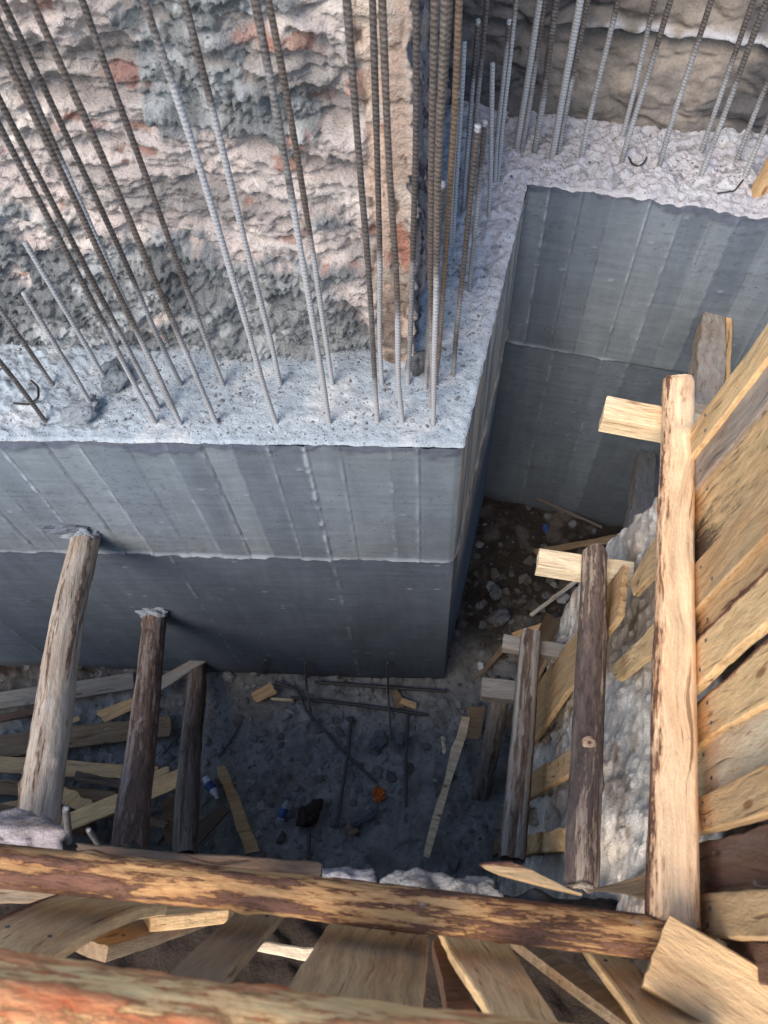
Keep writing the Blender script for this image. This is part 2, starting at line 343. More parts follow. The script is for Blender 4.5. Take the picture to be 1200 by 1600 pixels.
# ============================================================ OLD MASONRY
def terr(n, k, sh=.82):
    q = n * k; f = np.floor(q); r = q - f; return (f + sm(sh, 1.0, r) * .75 + r * .25) / k
def poly_wall(name, pts, z0, z1, step, fn, mat):
    pts = [np.array(p, float) for p in pts]; Ls = [np.linalg.norm(pts[i + 1] - pts[i]) for i in range(len(pts) - 1)]; tot = sum(Ls)
    nu = int(tot / step); s = np.linspace(0, tot, nu); xy = np.zeros((nu, 2)); nn = np.zeros((nu, 2)); acc = 0
    for i, L in enumerate(Ls):
        k = (s >= acc - 1e-9) & (s <= acc + L + 1e-9); e = (pts[i + 1] - pts[i]) / L
        xy[k] = pts[i] + (s[k] - acc)[:, None] * e; nn[k] = (e[1], -e[0]); acc += L
    kern = np.ones(11) / 11; nn = np.stack([np.convolve(np.pad(nn[:, i], 5, 'edge'), kern, 'valid') for i in (0, 1)], 1); nn /= np.linalg.norm(nn, axis=1)[:, None]
    nv = int((z1 - z0) / step); zz = np.linspace(z0, z1, nv)
    Sg = np.repeat(s, nv); Zg = np.tile(zz, nu); XY = np.repeat(xy, nv, 0); N = np.repeat(nn, nv, 0)
    d, col, dz = fn(Sg, Zg, XY)
    V = np.stack([XY[:, 0] + N[:, 0] * d, XY[:, 1] + N[:, 1] * d, Zg + dz], 1)
    return mesh(name, V, gridf(nu, nv), mat, None, col)
MP = [(-2.4, 2.136), (.055, 1.732), (.15, 1.70), (.44, 3.16)]
s_c = np.hypot(2.455, .404); s_d = s_c + .1002
def mason(s, z, xy):
    P = np.stack([s, z, s * 0], 1); A = lambda a, b: P * np.array([a, b, 1])
    wp = P + np.stack([.11 * fbm(A(2.4, 3.5), 4, 1), .07 * fbm(A(2.2, 4), 4, 2), s * 0], 1); W = lambda a, b: wp * np.array([a, b, 1])
    strip = sm(s_c - .03, s_c - .01, s + .02 * fbm(A(0, 7), 3, 4)) * (1 - sm(s_d - .02, s_d + .02, s)); side = sm(s_d - .005, s_d + .03, s)
    gm = fbm(A(1.9, 2.9), 6, 17, .58) * 1.7 + .34 * sm(3.25, 2.50, z) + .50 * sm(1.8, .9, s) - .06 - .22 * sm(2.9, 3.3, z) * sm(1.3, 1.9, s)
    g = sm(.02, .16, gm + .42 * fbm(A(9, 14), 5, 18, .62)) * (1 - strip) * (1 - side * .6)
    n1 = fbm(W(3.4, 12.5), 5, 12, .6); n2 = fbm(W(8.5, 25), 4, 13, .62); n3 = fbm(W(24, 56), 3, 14, .62)
    big = fbm(A(1.3, 1.8), 3, 15); t1 = terr(n1, 5.0, .70); t2 = terr(n2, 4.5, .68)
    f1, f2, cid = worley(W(4.2, 10), 11); ck = sm(.0, .09, f2 - f1 + .10 * fbm(A(9, 16), 3, 44)); on = sm(-.1, .25, fbm(A(3, 4), 3, 45))
    crumb = np.abs(fbm(P * 44, 3, 19, .65)); fine = fbm(P * 70, 2, 20)
    c1_, c2_, ci_ = worley(W(16, 34), 51); chip = (ci_ - .5) * sm(.02, .12, c2_ - c1_) * (1 - g)
    d = .040 * t1 + .028 * t2 + .020 * n3 + .011 * chip + .030 * big - .022 * (1 - ck) * on * (1 - g * .7) + .012 * ridg(W(9, 26), 4, 16) * (1 - g) + g * (.010 + .048 * crumb) + .009 * fine * (1 - strip)
    d = d * (1 - strip * .88) * (1 - side * .55) + strip * (.008 * fbm(P * 16, 4, 5) - .012 * sm(.2, .35, fbm(A(22, 16), 3, 46))) + side * .014 * fbm(P * 24, 4, 6)
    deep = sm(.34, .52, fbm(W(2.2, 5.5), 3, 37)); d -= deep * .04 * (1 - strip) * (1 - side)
    d -= .05 * sm(2.56, 2.44, z) * (1 - strip)
    dz = (.012 * fbm(A(4, 9), 3, 24) - .006 * n2) * (1 - strip) * (1 - side * .7)
    c = np.tile(np.array(S(222, 210, 205)), (len(s), 1))
    c = mixc(c, np.array(S(236, 226, 220)), sm(-.12, .25, fbm(W(5, 13), 5, 26, .6)))
    c = mixc(c, np.array(S(208, 194, 188)), sm(.05, .34, fbm(W(7, 18), 5, 27, .6)) * .75)
    c = mixc(c, np.array(S(164, 160, 158)), sm(.06, .34, fbm(W(4, 10), 5, 28, .6)) * .8)
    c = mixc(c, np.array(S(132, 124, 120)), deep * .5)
    c = c * (1 + .22 * (ci_ - .5) * (1 - g))[:, None]
    br = (cid > .90) * sm(.02, .10, f2 - f1) * sm(-.02, .16, fbm(W(9, 20), 4, 29, .6)) * (1 - g * .8)
    c = mixc(c, np.array(S(176, 116, 100)), br * .6); c = mixc(c, np.array(S(182, 128, 108)), sm(.44, .52, fbm(W(9, 18), 4, 47)) * .7)
    mg = np.tile(np.array(S(154, 158, 160)), (len(s), 1)); mg = mixc(mg, np.array(S(198, 202, 204)), sm(.02, .35, fbm(P * 20, 4, 30))); mg = mixc(mg, np.array(S(106, 110, 113)), sm(.0, .35, fbm(A(7, 12), 4, 31)) * .75)
    c = c * (1 - g[:, None]) + mg * g[:, None]
    sc = np.tile(np.array(S(222, 196, 178)), (len(s), 1)); sc = mixc(sc, np.array(S(196, 122, 98)), sm(.0, .3, fbm(A(16, 5), 5, 32, .6)) * .75); sc = mixc(sc, np.array(S(228, 214, 200)), sm(.05, .3, fbm(A(10, 14), 4, 38, .6)) * .8); sc = mixc(sc, np.array(S(120, 104, 92)), sm(.16, .34, fbm(A(30, 20), 4, 33, .6)))
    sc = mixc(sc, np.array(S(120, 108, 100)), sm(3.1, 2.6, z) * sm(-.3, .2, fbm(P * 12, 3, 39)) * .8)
    c = c * (1 - strip[:, None]) + sc * strip[:, None]
    dc = np.tile(np.array(S(136, 130, 132)), (len(s), 1)); dc = mixc(dc, np.array(S(80, 74, 74)), sm(-.05, .25, fbm(A(24, 16), 5, 34, .6))); dc = mixc(dc, np.array(S(190, 172, 160)), sm(.08, .35, fbm(P * 10, 4, 35, .6)) * .75)
    c = c * (1 - side[:, None]) + dc * side[:, None]
    return d, c, dz
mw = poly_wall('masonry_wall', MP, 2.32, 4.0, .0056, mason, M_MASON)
tag(mw, 'old lumpy stone and brick wall splashed with grey mortar, behind the slanting rebars', 'masonry wall')
RQ = [(.30, 3.17), (3.4, 2.14)]
rz = meet(1000, 48, *vplane(RQ[0], RQ[1]))[2]
def rock(s, z, xy):
    P = np.stack([s, z, s * 0], 1); wp = P + .08 * np.stack([fbm(P * 3, 3, 1), fbm(P * 3, 3, 2), s * 0], 1)
    f1, f2, cid = worley(wp * np.array([2.3, 4.2, 1]), 71); cr = sm(0, .10, f2 - f1)
    d = .06 * fbm(P * 1.7, 5, 72, .6) + .02 * (cid - .5) - .018 * (1 - cr) * sm(-.2, .3, fbm(P * 4, 3, 66)) + .05 * terr(fbm(wp * np.array([2.5, 7, 1]), 4, 67, .6), 4.5, .7) + .014 * fbm(P * np.array([6, 12, 1]), 4, 73) + .006 * ridg(P * 14, 3, 74)
    lz = rz + .012 * fbm(P * np.array([4, 0, 0]), 3, 75); led = np.exp(-((z - lz) / .014) ** 2) * sm(.45, .62, s)
    d += led * (.045 + .02 * fbm(P * 20, 3, 76)) - .03 * sm(.07, .02, lz - z) * (z < lz)
    c = np.tile(np.array(S(124, 118, 112)), (len(s), 1)); c = mixc(c, np.array(S(160, 150, 140)), sm(-.1, .35, fbm(wp * np.array([4, 6, 1]), 4, 77)) * .8); c = mixc(c, np.array(S(78, 78, 82)), sm(.02, .35, fbm(wp * np.array([3, 5, 1]), 4, 78)) * .85)
    c = mixc(c, np.array(S(178, 160, 146)), sm(.0, .3, z - lz) * .5); c = mixc(c, np.array(S(190, 190, 196)), np.clip(led * 1.3 * sm(-.3, .1, fbm(P * 12, 3, 79)), 0, 1))
    c = mixc(c, np.array(S(80, 84, 94)), sm(.75, .35, s) * .6)
    return d, c, .015 * fbm(P * 8, 3, 80)
rw = poly_wall('rock_wall', RQ, 2.28, 3.9, .009, rock, M_ROCK)
tag(rw, 'dark cracked rock wall with a pale dusty ledge line, beyond the far rebars', 'rock wall')

# ============================================================ PIT FLOOR
def terrain(name, x0, x1, y0, y1, step, fn, mat, label=None, kind='structure'):
    nx = int((x1 - x0) / step) + 1; ny = int((y1 - y0) / step) + 1
    gx, gy = np.meshgrid(np.linspace(x0, x1, nx), np.linspace(y0, y1, ny), indexing='ij'); gx = gx.ravel(); gy = gy.ravel()
    X, Y_, Zz, col = fn(gx, gy); o = mesh(name, np.stack([X, Y_, Zz], 1), gridf(nx, ny), mat, None, col); return tag(o, label, None, None, kind)
def floor_z(x, y):
    P = np.stack([x, y, x * 0], 1); w1, w2, cid = worley(P * 14, 90); v1, v2, vid = worley(P * 34, 95)
    z = .045 * fbm(P * 2.5, 4, 91) + .022 * fbm(P * 11, 5, 92, .6) + .010 * ridg(P * 9, 3, 93) + .014 * (cid > .8) * sm(.5, .42, w1) + .03 * terr(fbm(P * 7, 5, 99, .62), 4, .7)
    return z - .01, P, cid, w1, vid, v1
def floor_fn(x, y):
    z, P, cid, w1, vid, v1 = floor_z(x, y)
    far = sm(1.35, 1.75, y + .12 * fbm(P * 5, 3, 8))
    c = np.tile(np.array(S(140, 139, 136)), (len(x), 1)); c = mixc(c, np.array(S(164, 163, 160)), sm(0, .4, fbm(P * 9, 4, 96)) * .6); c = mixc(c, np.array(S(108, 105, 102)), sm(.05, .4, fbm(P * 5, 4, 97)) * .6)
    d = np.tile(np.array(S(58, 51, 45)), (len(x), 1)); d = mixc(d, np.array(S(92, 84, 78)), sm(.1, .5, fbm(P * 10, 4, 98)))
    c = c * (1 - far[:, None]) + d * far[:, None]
    st = (cid > .72) * sm(.42, .30, w1); c = mixc(c, np.array(S(142, 146, 150)), st * .7 * (vid * .6 + .4))
    return x, y, z, c
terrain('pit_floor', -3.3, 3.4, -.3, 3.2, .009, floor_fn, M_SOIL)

# near bank, under the photographer, and the right-hand bank behind the shoring
def blob(c, r, seed, sub=5, amp=.25, flatz=1.0, name='stone', mat=None, col=(.4, .4, .4), parent=None, ang=.0, col2=None):
    nu, nv = 4 * sub, 2 * sub; th = np.linspace(0, 2 * np.pi, nu, endpoint=False); ph = np.linspace(.001, np.pi - .001, nv)
    t_, p_ = np.meshgrid(th, ph, indexing='ij'); q = np.stack([np.cos(t_) * np.sin(p_), np.sin(t_) * np.sin(p_), np.cos(p_)], -1).reshape(-1, 3)
    f1, f2, cid = worley(q * 1.3 + seed, 7); n = 1 + amp * fbm(q * 1.6 + seed * 3.1, 4, 5) * 1.6 + amp * .5 * (f2 - f1 - .3)
    ca, sa = math.cos(ang), math.sin(ang); V = q * n[:, None] * np.array([r[0], r[1], r[2]]) ; V = np.stack([V[:, 0] * ca - V[:, 1] * sa, V[:, 0] * sa + V[:, 1] * ca, V[:, 2]], 1)
    cc = np.tile(np.array(col), (len(V), 1)); cc = mixc(cc, np.array(col2 if col2 else tuple(k * .6 for k in col)), sm(0, .4, fbm(q * 4 + seed, 4, 9)) * .8)
    o = mesh(name, V, gridf(nv, nu, 0, True) if False else gridf(nu + 0, nv)[:, ::-1], mat, parent, cc)
    # close the seam between last and first column
    me = o.data; import bmesh
    bm = bmesh.new(); bm.from_mesh(me); bm.verts.ensure_lookup_table()
    for j in range(nv - 1):
        a, b, c_, d_ = (nu - 1) * nv + j, (nu - 1) * nv + j + 1, j + 1, j
        try: bm.faces.new([bm.verts[i] for i in (a, b, c_, d_)])
        except Exception: pass
    for f in bm.faces: f.smooth = True
    bm.normal_update(); bmesh.ops.recalc_face_normals(bm, faces=bm.faces); bm.to_mesh(me); bm.free()
    o.location = c; return o
def near_edge(x): return .06 - .18 * (x - .4)
# profile sweep: strips of (offset from edge, height)
def bank(name, pts_fn, prof, L, step, seed, cols, mat):
    pr = np.array(prof, float); seg_l = np.r_[0, np.cumsum(np.hypot(*(pr[1:] - pr[:-1]).T))]; nv = int(seg_l[-1] / step) + 1
    s2 = np.linspace(0, seg_l[-1], nv); o_ = np.interp(s2, seg_l, pr[:, 0]); h_ = np.interp(s2, seg_l, pr[:, 1])
    nu = int(L / step) + 1; s = np.linspace(0, L, nu); pt, nrm = pts_fn(s)
    U = np.repeat(s, nv); Oo = np.tile(o_, nu); Hh = np.tile(h_, nu); PT = np.repeat(pt, nv, 0); N = np.repeat(nrm, nv, 0)
    P = np.stack([U, Oo, Hh], 1); f1, f2, cid = worley(P * 11, seed); g1, g2, gid = worley(P * 28, seed + 4)
    d = .07 * fbm(P * 3, 5, seed, .6) + .026 * ridg(P * 9, 5, seed + 1, .62) + .020 * (cid > .5) * sm(.5, .2, f1) + .010 * (gid > .4) * sm(.5, .15, g1)
    dirn = np.stack([-N[:, 0] * .7, -N[:, 1] * .7, np.full(len(U), .7)], 1)
    V = np.stack([PT[:, 0] + N[:, 0] * Oo, PT[:, 1] + N[:, 1] * Oo, Hh], 1) + dirn * d[:, None]
    c = np.tile(np.array(cols[0]), (len(U), 1)); c = mixc(c, np.array(cols[1]), sm(-.05, .35, fbm(P * 5, 4, seed + 6))); c = mixc(c, np.array(cols[2]), sm(.1, .4, fbm(P * 8, 4, seed + 7)) * .8)
    c = mixc(c, np.array(cols[3]), (gid > .75) * sm(.45, .3, g1) * .8)
    c = mixc(c, np.array(S(62, 52, 44)), sm(.055, .085, Oo))  # bank top in dark soil colour, painting the shade seen through board gaps
    if seed == 170: c = mixc(c, np.array(S(66, 56, 48)), sm(.66, .56, U))
    o = mesh(name, V, gridf(nu, nv), mat, None, c); return tag(o, None, None, None, 'structure')
def nb(s):
    x = -3.2 + s; return np.stack([x, .06 - .18 * (x - .4)], 1), np.tile([0., -1.], (len(s), 1))
bank('near_bank', nb, [(-.05, -.1), (0, 1.0), (0, 2.1), (.05, 2.2), (.5, 2.26), (1.6, 2.4), (5, 2.5)], 6.6, .016, 130, [S(62, 60, 58), S(80, 81, 82), S(48, 43, 38), S(96, 94, 90)], M_RUB)
Ru = (R1 - R0) / np.linalg.norm(R1 - R0)
def rb(s):
    p0 = R0 + Ru * -.6; xs = np.stack([p0[0] + Ru[0] * s, p0[1] + Ru[1] * s], 1) + np.array([Ru[1], -Ru[0]]) * .13
    # past the end of the shoring the bank turns right, away from the camera's left
    k = s > 1.86; t2 = s[k] - 1.86; e = rb_end + np.outer(t2, [.96, -.28]); xs[k] = e
    nn = np.tile([Ru[1], -Ru[0]], (len(s), 1)); nn[k] = (-.28, -.96); tr = (s > 1.76) & (s < 1.96); a = (s[tr] - 1.76)[:, None] / .2; m = (1 - a) * np.array([Ru[1], -Ru[0]]) + a * np.array([-.28, -.96]); nn[tr] = m / np.linalg.norm(m, axis=1)[:, None]
    return xs, nn
rb_end = R0 + Ru * 1.26 + np.array([Ru[1], -Ru[0]]) * .13
bank('right_bank', rb, [(-.20, -.1), (-.17, .65), (-.12, 1.36), (-.08, 1.9), (.0, 2.3), (.07, 2.62), (.3, 2.75), (2.5, 2.8)], 4.2, .009, 170, [S(206, 196, 184), S(238, 230, 218), S(168, 150, 132), S(244, 236, 226)], M_RUB)
gm_ = mesh('ground', [(-60, -60, -.6), (60, -60, -.6), (60, 60, -.6), (-60, 60, -.6)], [(0, 1, 2, 3)], M_SOIL, None, np.tile([.2, .18, .15], (4, 1)))
tag(gm_, kind='structure')

# ============================================================ TIMBER
WOOD = {'fresh': (.90, .605, .305), 'pale': (.88, .71, .47), 'tan': (.68, .45, .23), 'orange': (.80, .51, .25), 'grey': (.42, .35, .285), 'brown': (.19, .11, .075), 'dim': (.30, .21, .125), 'dark': (.13, .095, .07), 'cool': (.30, .285, .26)}
def plank(quad, thick, tint='fresh', name='plank', mat=None, wav=.004, wane=(0, 0), dirt=0, jag=(.004, .004), away=None, bend=0, seed=None, label=None, cat='plank', group=None, parent=None, taper=None):
    a, b, c, d = [np.array(q, float) for q in quad]; seed = seed if seed is not None else random.randint(0, 9999)
    Xd = (b - a + c - d); L = np.linalg.norm(Xd) / 2; Xd /= np.linalg.norm(Xd)
    cen = (a + b + c + d) / 4; N = np.cross(b - a, d - a) + np.cross(c - b, c - d) * 1; 
    N = np.cross((b + c) / 2 - (a + d) / 2, (d + c) / 2 - (a + b) / 2); N /= np.linalg.norm(N)
    if N @ (CAM - cen) < 0: N = -N
    Y = np.cross(N, Xd); loc = lambda p: ((p - cen) @ Xd, (p - cen) @ Y)
    nL = max(8, min(160, int(L / .012))); ts = np.linspace(0, 1, nL)
    e1 = [loc(a), loc(b)]; e2 = [loc(d), loc(c)]
    if e1[0][1] > e2[0][1]: e1, e2 = e2, e1
    e = min(.003, thick * .2); sN = 9
    ring = [(0, -1), (0, 0)] + [(k / (sN - 1), 1) for k in range(sN)] + [(1, 0), (1, -1), (.97, -2), (.5, -2), (.03, -2)]
    nr = len(ring); V = np.zeros((nL, nr, 3)); bark = np.zeros((nL, nr)); drt = np.zeros((nL, nr))
    q = np.stack([ts * L * 4, ts * 0 + seed, ts * 0], 1); w1 = wav * (fbm(q, 3, 1) * 2.0 + .55 * fbm(q * 7, 3, 2)); w2 = wav * (fbm(q, 3, 3) * 2.0 + .55 * fbm(q * 7, 3, 4))
    bz = bend * (1 - (2 * ts - 1) ** 2) + .003 * fbm(q * .5, 2, 6)
    rr = np.random.RandomState(seed); ja = rr.uniform(-1, 1, sN) * jag[0]; jb = rr.uniform(-1, 1, sN) * jag[1]
    for j, (s_, k) in enumerate(ring):
        inset = e if (k == 1 and s_ in (0, 1)) else 0
        x_ = (e1[0][0] * (1 - ts) + e1[1][0] * ts) * (1 - s_) + (e2[0][0] * (1 - ts) + e2[1][0] * ts) * s_
        i = int(round(s_ * (sN - 1))); x_ = x_ + ja[i] * sm(.06, 0, ts) + jb[i] * sm(.94, 1, ts)
        y1 = e1[0][1] * (1 - ts) + e1[1][1] * ts + w1; y2 = e2[0][1] * (1 - ts) + e2[1][1] * ts + w2
        y_ = y1 * (1 - s_) + y2 * s_ + inset * (1 if s_ == 0 else -1)
        z_ = {1: 0, 0: -e, -1: -thick + e, -2: -thick}[k] + bz
        V[:, j] = np.stack([x_, y_, z_], 1)
        dd = np.minimum(s_ / max(wane[0], 1e-3), 9) if wane[0] else 9; d2 = np.minimum((1 - s_) / max(wane[1], 1e-3), 9) if wane[1] else 9
        bark[:, j] = np.clip(1.0 - .5 * min(dd, d2), 0, 1) * (.9 + .4 * vn(q * 1.5, 8))
        drt[:, j] = dirt * np.clip(.5 + .6 * fbm(np.stack([ts * L * 2.2, ts * 0 + s_ * 1.8, ts * 0 + seed], 1), 3, 12), 0, 1)
    Fc = [tuple(f) for f in gridf(nL, nr, 0, True).tolist()]; Fc += [tuple(range(nr)), tuple(range(nL * nr - 1, nL * nr - nr - 1, -1))]
    tc = WOOD[tint] if isinstance(tint, str) else tint; rj = rr.uniform(.88, 1.12); tc = tuple(k * rj for k in tc)
    o = mesh(name, V.reshape(-1, 3), Fc, mat or W_FRESH, parent, attrs={'bark': bark.ravel(), 'dirt': drt.ravel()}, smooth=False, color=tc)
    frame(o, cen, Xd, N)
    if label: tag(o, label, cat, group)
    return o
def log(A, B, ra, rb, tint, name='pole', mat=None, cover=.4, bark_dir=None, bark_w=0, sq=2.0, seed=1, label=None, cat='pole', group=None, wob=.006, dirt=0, lump=.02, cap=None, flat=None, barkh=.003, isl=(.42, 2.6)):
    A = np.array(A, float); B = np.array(B, float); L = np.linalg.norm(B - A); Xd = (B - A) / L; cen = (A + B) / 2
    N = CAM - cen; N -= (N @ Xd) * Xd; N /= np.linalg.norm(N)
    nL = int(L / .007) + 2; nr = 56; ts = np.linspace(0, 1, nL); th = np.linspace(0, 2 * np.pi, nr, endpoint=False)
    tg, hg = np.meshgrid(ts, th, indexing='ij'); tg = tg.ravel(); hg = hg.ravel(); s = tg * L
    cy, cz = np.cos(hg), np.sin(hg); sup = (np.abs(cy) ** sq + np.abs(cz) ** sq) ** (-1 / sq)
    r0 = ra + (rb - ra) * tg; P = np.stack([s * 5, cy * 1.1, cz * 1.1 + seed * 5.3], 1)
    r = r0 * sup * (1 + lump * 2.6 * fbm(P * np.array([.45, 1, 1]), 3, 1) + lump * 1.1 * fbm(P * np.array([.8, 3, 3]), 4, 2))
    r = r + r0 * .035 * ridg(np.stack([s * 7 + seed, cy * 5, cz * 5], 1), 4, 6, .6)
    # a few knots
    rr = np.random.RandomState(seed)
    for k in range(max(2, int(L * 3))):
        ks, kt = rr.uniform(.05, L - .05), rr.uniform(0, 6.28); dt = (hg - kt + np.pi) % (2 * np.pi) - np.pi
        r = r + .007 * np.exp(-((s - ks) / .02) ** 2 - (dt * r0 / .018) ** 2)
    bk = .5 + 1.0 * fbm(P * np.array([isl[0], isl[1], isl[1]]), 5, 9, .6) + (cover - .5) * 1.1
    if bark_dir is not None: dt = (hg - bark_dir + np.pi) % (2 * np.pi) - np.pi; bk = bk + bark_w * (np.exp(-(dt / .55) ** 2) - .35)
    r = r + barkh * sm(.42, .6, bk)
    q = np.stack([ts * L * 1.5, ts * 0 + seed, ts * 0], 1); wy = np.repeat(wob * fbm(q, 2, 3) * 2, nr); wz = np.repeat(wob * fbm(q, 2, 4) * 2, nr)
    endr = sm(0, .012, s) * sm(0, .012, L - s); r = r * (.93 + .07 * endr)
    xj = .006 * vn(np.stack([cy * 2, cz * 2, cy * 0 + seed], 1), 5); xx = s - L / 2 + xj * (sm(.03, 0, s) + sm(.03, 0, L - s))
    V = np.stack([xx, r * cy + wy, r * cz + wz], 1)
    Fc = [tuple(f) for f in gridf(nL, nr, 0, True).tolist()]
    V = np.vstack([V, [[-L / 2 + .002, 0, 0], [L / 2 - .002, 0, 0]]]); i0 = nL * nr
    Fc += [(i0, (j + 1) % nr, j) for j in range(nr)] + [(i0 + 1, (nL - 1) * nr + j, (nL - 1) * nr + (j + 1) % nr) for j in range(nr)]
    bk = np.r_[bk, 0, 0]; dr = np.r_[dirt * np.clip(.5 + .6 * fbm(P * .6, 3, 12), 0, 1), 0, 0]
    o = mesh(name, V, Fc, mat or W_RAIL, None, attrs={'bark': bk, 'dirt': dr}, color=WOOD[tint] if isinstance(tint, str) else tint)
    frame(o, cen, Xd, N)
    if label: tag(o, label, cat, group)
    return o
def Q(pts, fn): return [fn(*p) for p in pts]
def beam(A, B, w_, h_, tint, up=(0, 0, 1), **k):
    A = np.array(A, float); B = np.array(B, float); Xd = (B - A) / np.linalg.norm(B - A); U = np.array(up, float); U -= (U @ Xd) * Xd; U /= np.linalg.norm(U); Yd = np.cross(U, Xd) * w_ / 2; t_ = U * h_ / 2
    return plank([A - Yd + t_, B - Yd + t_, B + Yd + t_, A + Yd + t_], h_, tint, **k)

# --- rails
log(dist(1060, 603, 2.28), dist(1050, 1452, 1.60), .040, .043, (.95, .665, .41), 'pole', W_RAIL, cover=.06, bark_dir=2.55, bark_w=.75, sq=5.5, seed=3, label='thick half-stripped pole running up the right side, nailed across the slanted boards', group='rails of the pit shoring', wob=.003, lump=.012)
log(Z(-90, 1338, 2.96), Z(1085, 1468, 2.93), .034, .033, (.62, .37, .16), 'pole', W_RAIL, cover=.50, isl=(1.0, 1.7), seed=11, sq=2.6, label='long orange-brown pole with flaking dark bark crossing the picture below the pit', group='rails of the pit shoring', wob=.004, lump=.022, barkh=.0025)
log(Z(-150, 1568, 3.50), Z(980, 1730, 3.50), .064, .062, (1.0, .66, .30), 'pole', W_RED, cover=.46, isl=(.9, 2.2), seed=23, label='closest pole at the bottom edge, reddish bark with pale peeled streaks', group='rails of the pit shoring', wob=.004, lump=.03)
w2a, w2b = PR(925, 862, -.07), PR(905, 1385, -.07)
log(w2a, w2b, .036, .040, (.50, .41, .32), 'pole', W_DARK, cover=.60, seed=31, label='dark-barked pole with a sawn knot, second from the right among the rails', group='rails of the pit shoring', lump=.03)
w2 = scn.objects['pole.003']
kp = PR(909, 1165, -.07); kq = CAM - kp; kq /= np.linalg.norm(kq); kk_ = lambda r, h: [(r * math.cos(a), r * math.sin(a), h) for a in np.linspace(0, 2 * np.pi, 18, endpoint=False)]
bpy.context.view_layer.update()
ko = mesh('sawn_knot', kk_(.021, 0) + kk_(.019, .084) + kk_(.009, .088) + [(0, 0, .084)], [(i, (i + 1) % 18, 18 + (i + 1) % 18, 18 + i) for i in range(18)] + [(18 + i, 18 + (i + 1) % 18, 36 + (i + 1) % 18, 36 + i) for i in range(18)] + [(36 + i, 36 + (i + 1) % 18, 54) for i in range(18)], W_FRESH, None, attrs={'bark': np.r_[np.full(18, 1), np.full(18, .3), np.zeros(18), .8], 'dirt': np.zeros(55)}, color=(.62, .46, .30))
frame(ko, kp, [1, .2, 0], kq); ko.parent = w2; ko.matrix_parent_inverse = w2.matrix_world.inverted()
w3a, w3b = PR(830, 992, -.16), PR(797, 1345, -.16)
log(w3a, w3b, .040, .044, 'cool', 'pole', W_OLD, cover=.35, seed=37, sq=3.5, label='weathered grey squared rail deep in the pit, left of the dark-barked pole', group='rails of the pit shoring')
w4a, w4b = PR(788, 1065, -.22), PR(733, 1330, -.22)
log(w4a, w4b, .045, .048, 'cool', 'pole', W_OLD, cover=.30, seed=41, sq=3.5, label='lowest and farthest-left grey rail of the right shoring, near the pit floor', group='rails of the pit shoring')
# --- stubs nailed under the far ends of the rails
def stub(px0, px1, z, w_, h_, tint, label, drop=0):
    a = Z(*px0, z); b = Z(*px1, z); return beam(a, b, w_, h_, tint, name='timber_stub', label=label, cat='timber', group='short cross timbers at the rail ends', wav=.0015, jag=(.003, .003))

stub((941, 646), (1085, 674), 2.715, .078, .07, 'pale', 'pale sawn timber stub sticking out left from the top end of the thick right pole')
stub((840, 878), (985, 900), w2a[2] - .06, .07, .07, 'pale', 'whitish timber stub poking left at the top of the dark-barked pole')
stub((785, 1005), (905, 1025), w3a[2] - .03, .062, .06, 'cool', 'grey timber stub across the top of the weathered squared rail')
stub((752, 1076), (805, 1082), w4a[2] + .05, .09, .08, 'cool', 'small grey timber block on the end of the lowest rail')
# --- fence boards on the right
RB = [
 ((1070, 684), (1330, 318), (1330, 381), (1070, 729), 'fresh', 0, 'topmost pale orange board of the right fence'),
 ((1070, 722), (1330, 368), (1330, 475), (1070, 783), 'grey', 0, 'weathered grey board, second from the top of the right fence'),
 ((1070, 778), (1330, 464), (1330, 623), (1070, 897), 'fresh', .95, 'wide board smeared with black streaks on the right fence'),
 ((1070, 896), (1330, 612), (1330, 693), (1070, 971), 'tan', .35, 'greyish tan board just under the black-streaked board'),
 ((1070, 963), (1330, 680), (1330, 765), (1070, 1021), 'orange', 0, 'orange board with a dark knot slit, above the middle of the right fence'),
 ((1070, 1016), (1330, 755), (1330, 858), (1070, 1090), 'fresh', 0, 'clean board directly above the long black gap in the right fence'),
 ((1070, 1110), (1330, 882), (1330, 1005), (1070, 1181), 'fresh', 0, 'clean board directly below the long black gap in the right fence'),
 ((1070, 1178), (1330, 1004), (1330, 1135), (1070, 1257), 'pale', 0, 'palest smooth board in the lower half of the right fence'),
 ((1070, 1254), (1330, 1126), (1330, 1232), (1070, 1306), 'tan', 0, 'tan board resting just above the dark brown board'),
 ((1070, 1322), (1330, 1238), (1330, 1358), (1070, 1405), 'brown', 0, 'dark brown board near the foot of the right fence'),
 ((1070, 1400), (1330, 1376), (1330, 1473), (1070, 1463), 'tan', .3, 'lowest mottled yellow-brown board of the right fence'),
]
for i, (a, b, c, d, tn, dr, lb) in enumerate(RB):
    off = .066 + .006 * ((i * 7) % 5)
    wn = {4: (.10, 0), 2: (0, .06), 5: (0, .05), 6: (0, .05)}.get(i, (0, 0))
    plank(Q([a, b, c, d], lambda x_, y_: PR(x_, y_, off)), .022, tn, dirt=dr, wane=wn, wav=.002 if i not in (5, 6, 9) else .006, label=lb, cat='board', name='fence_board', group='boards of the right fence', seed=100 + i)
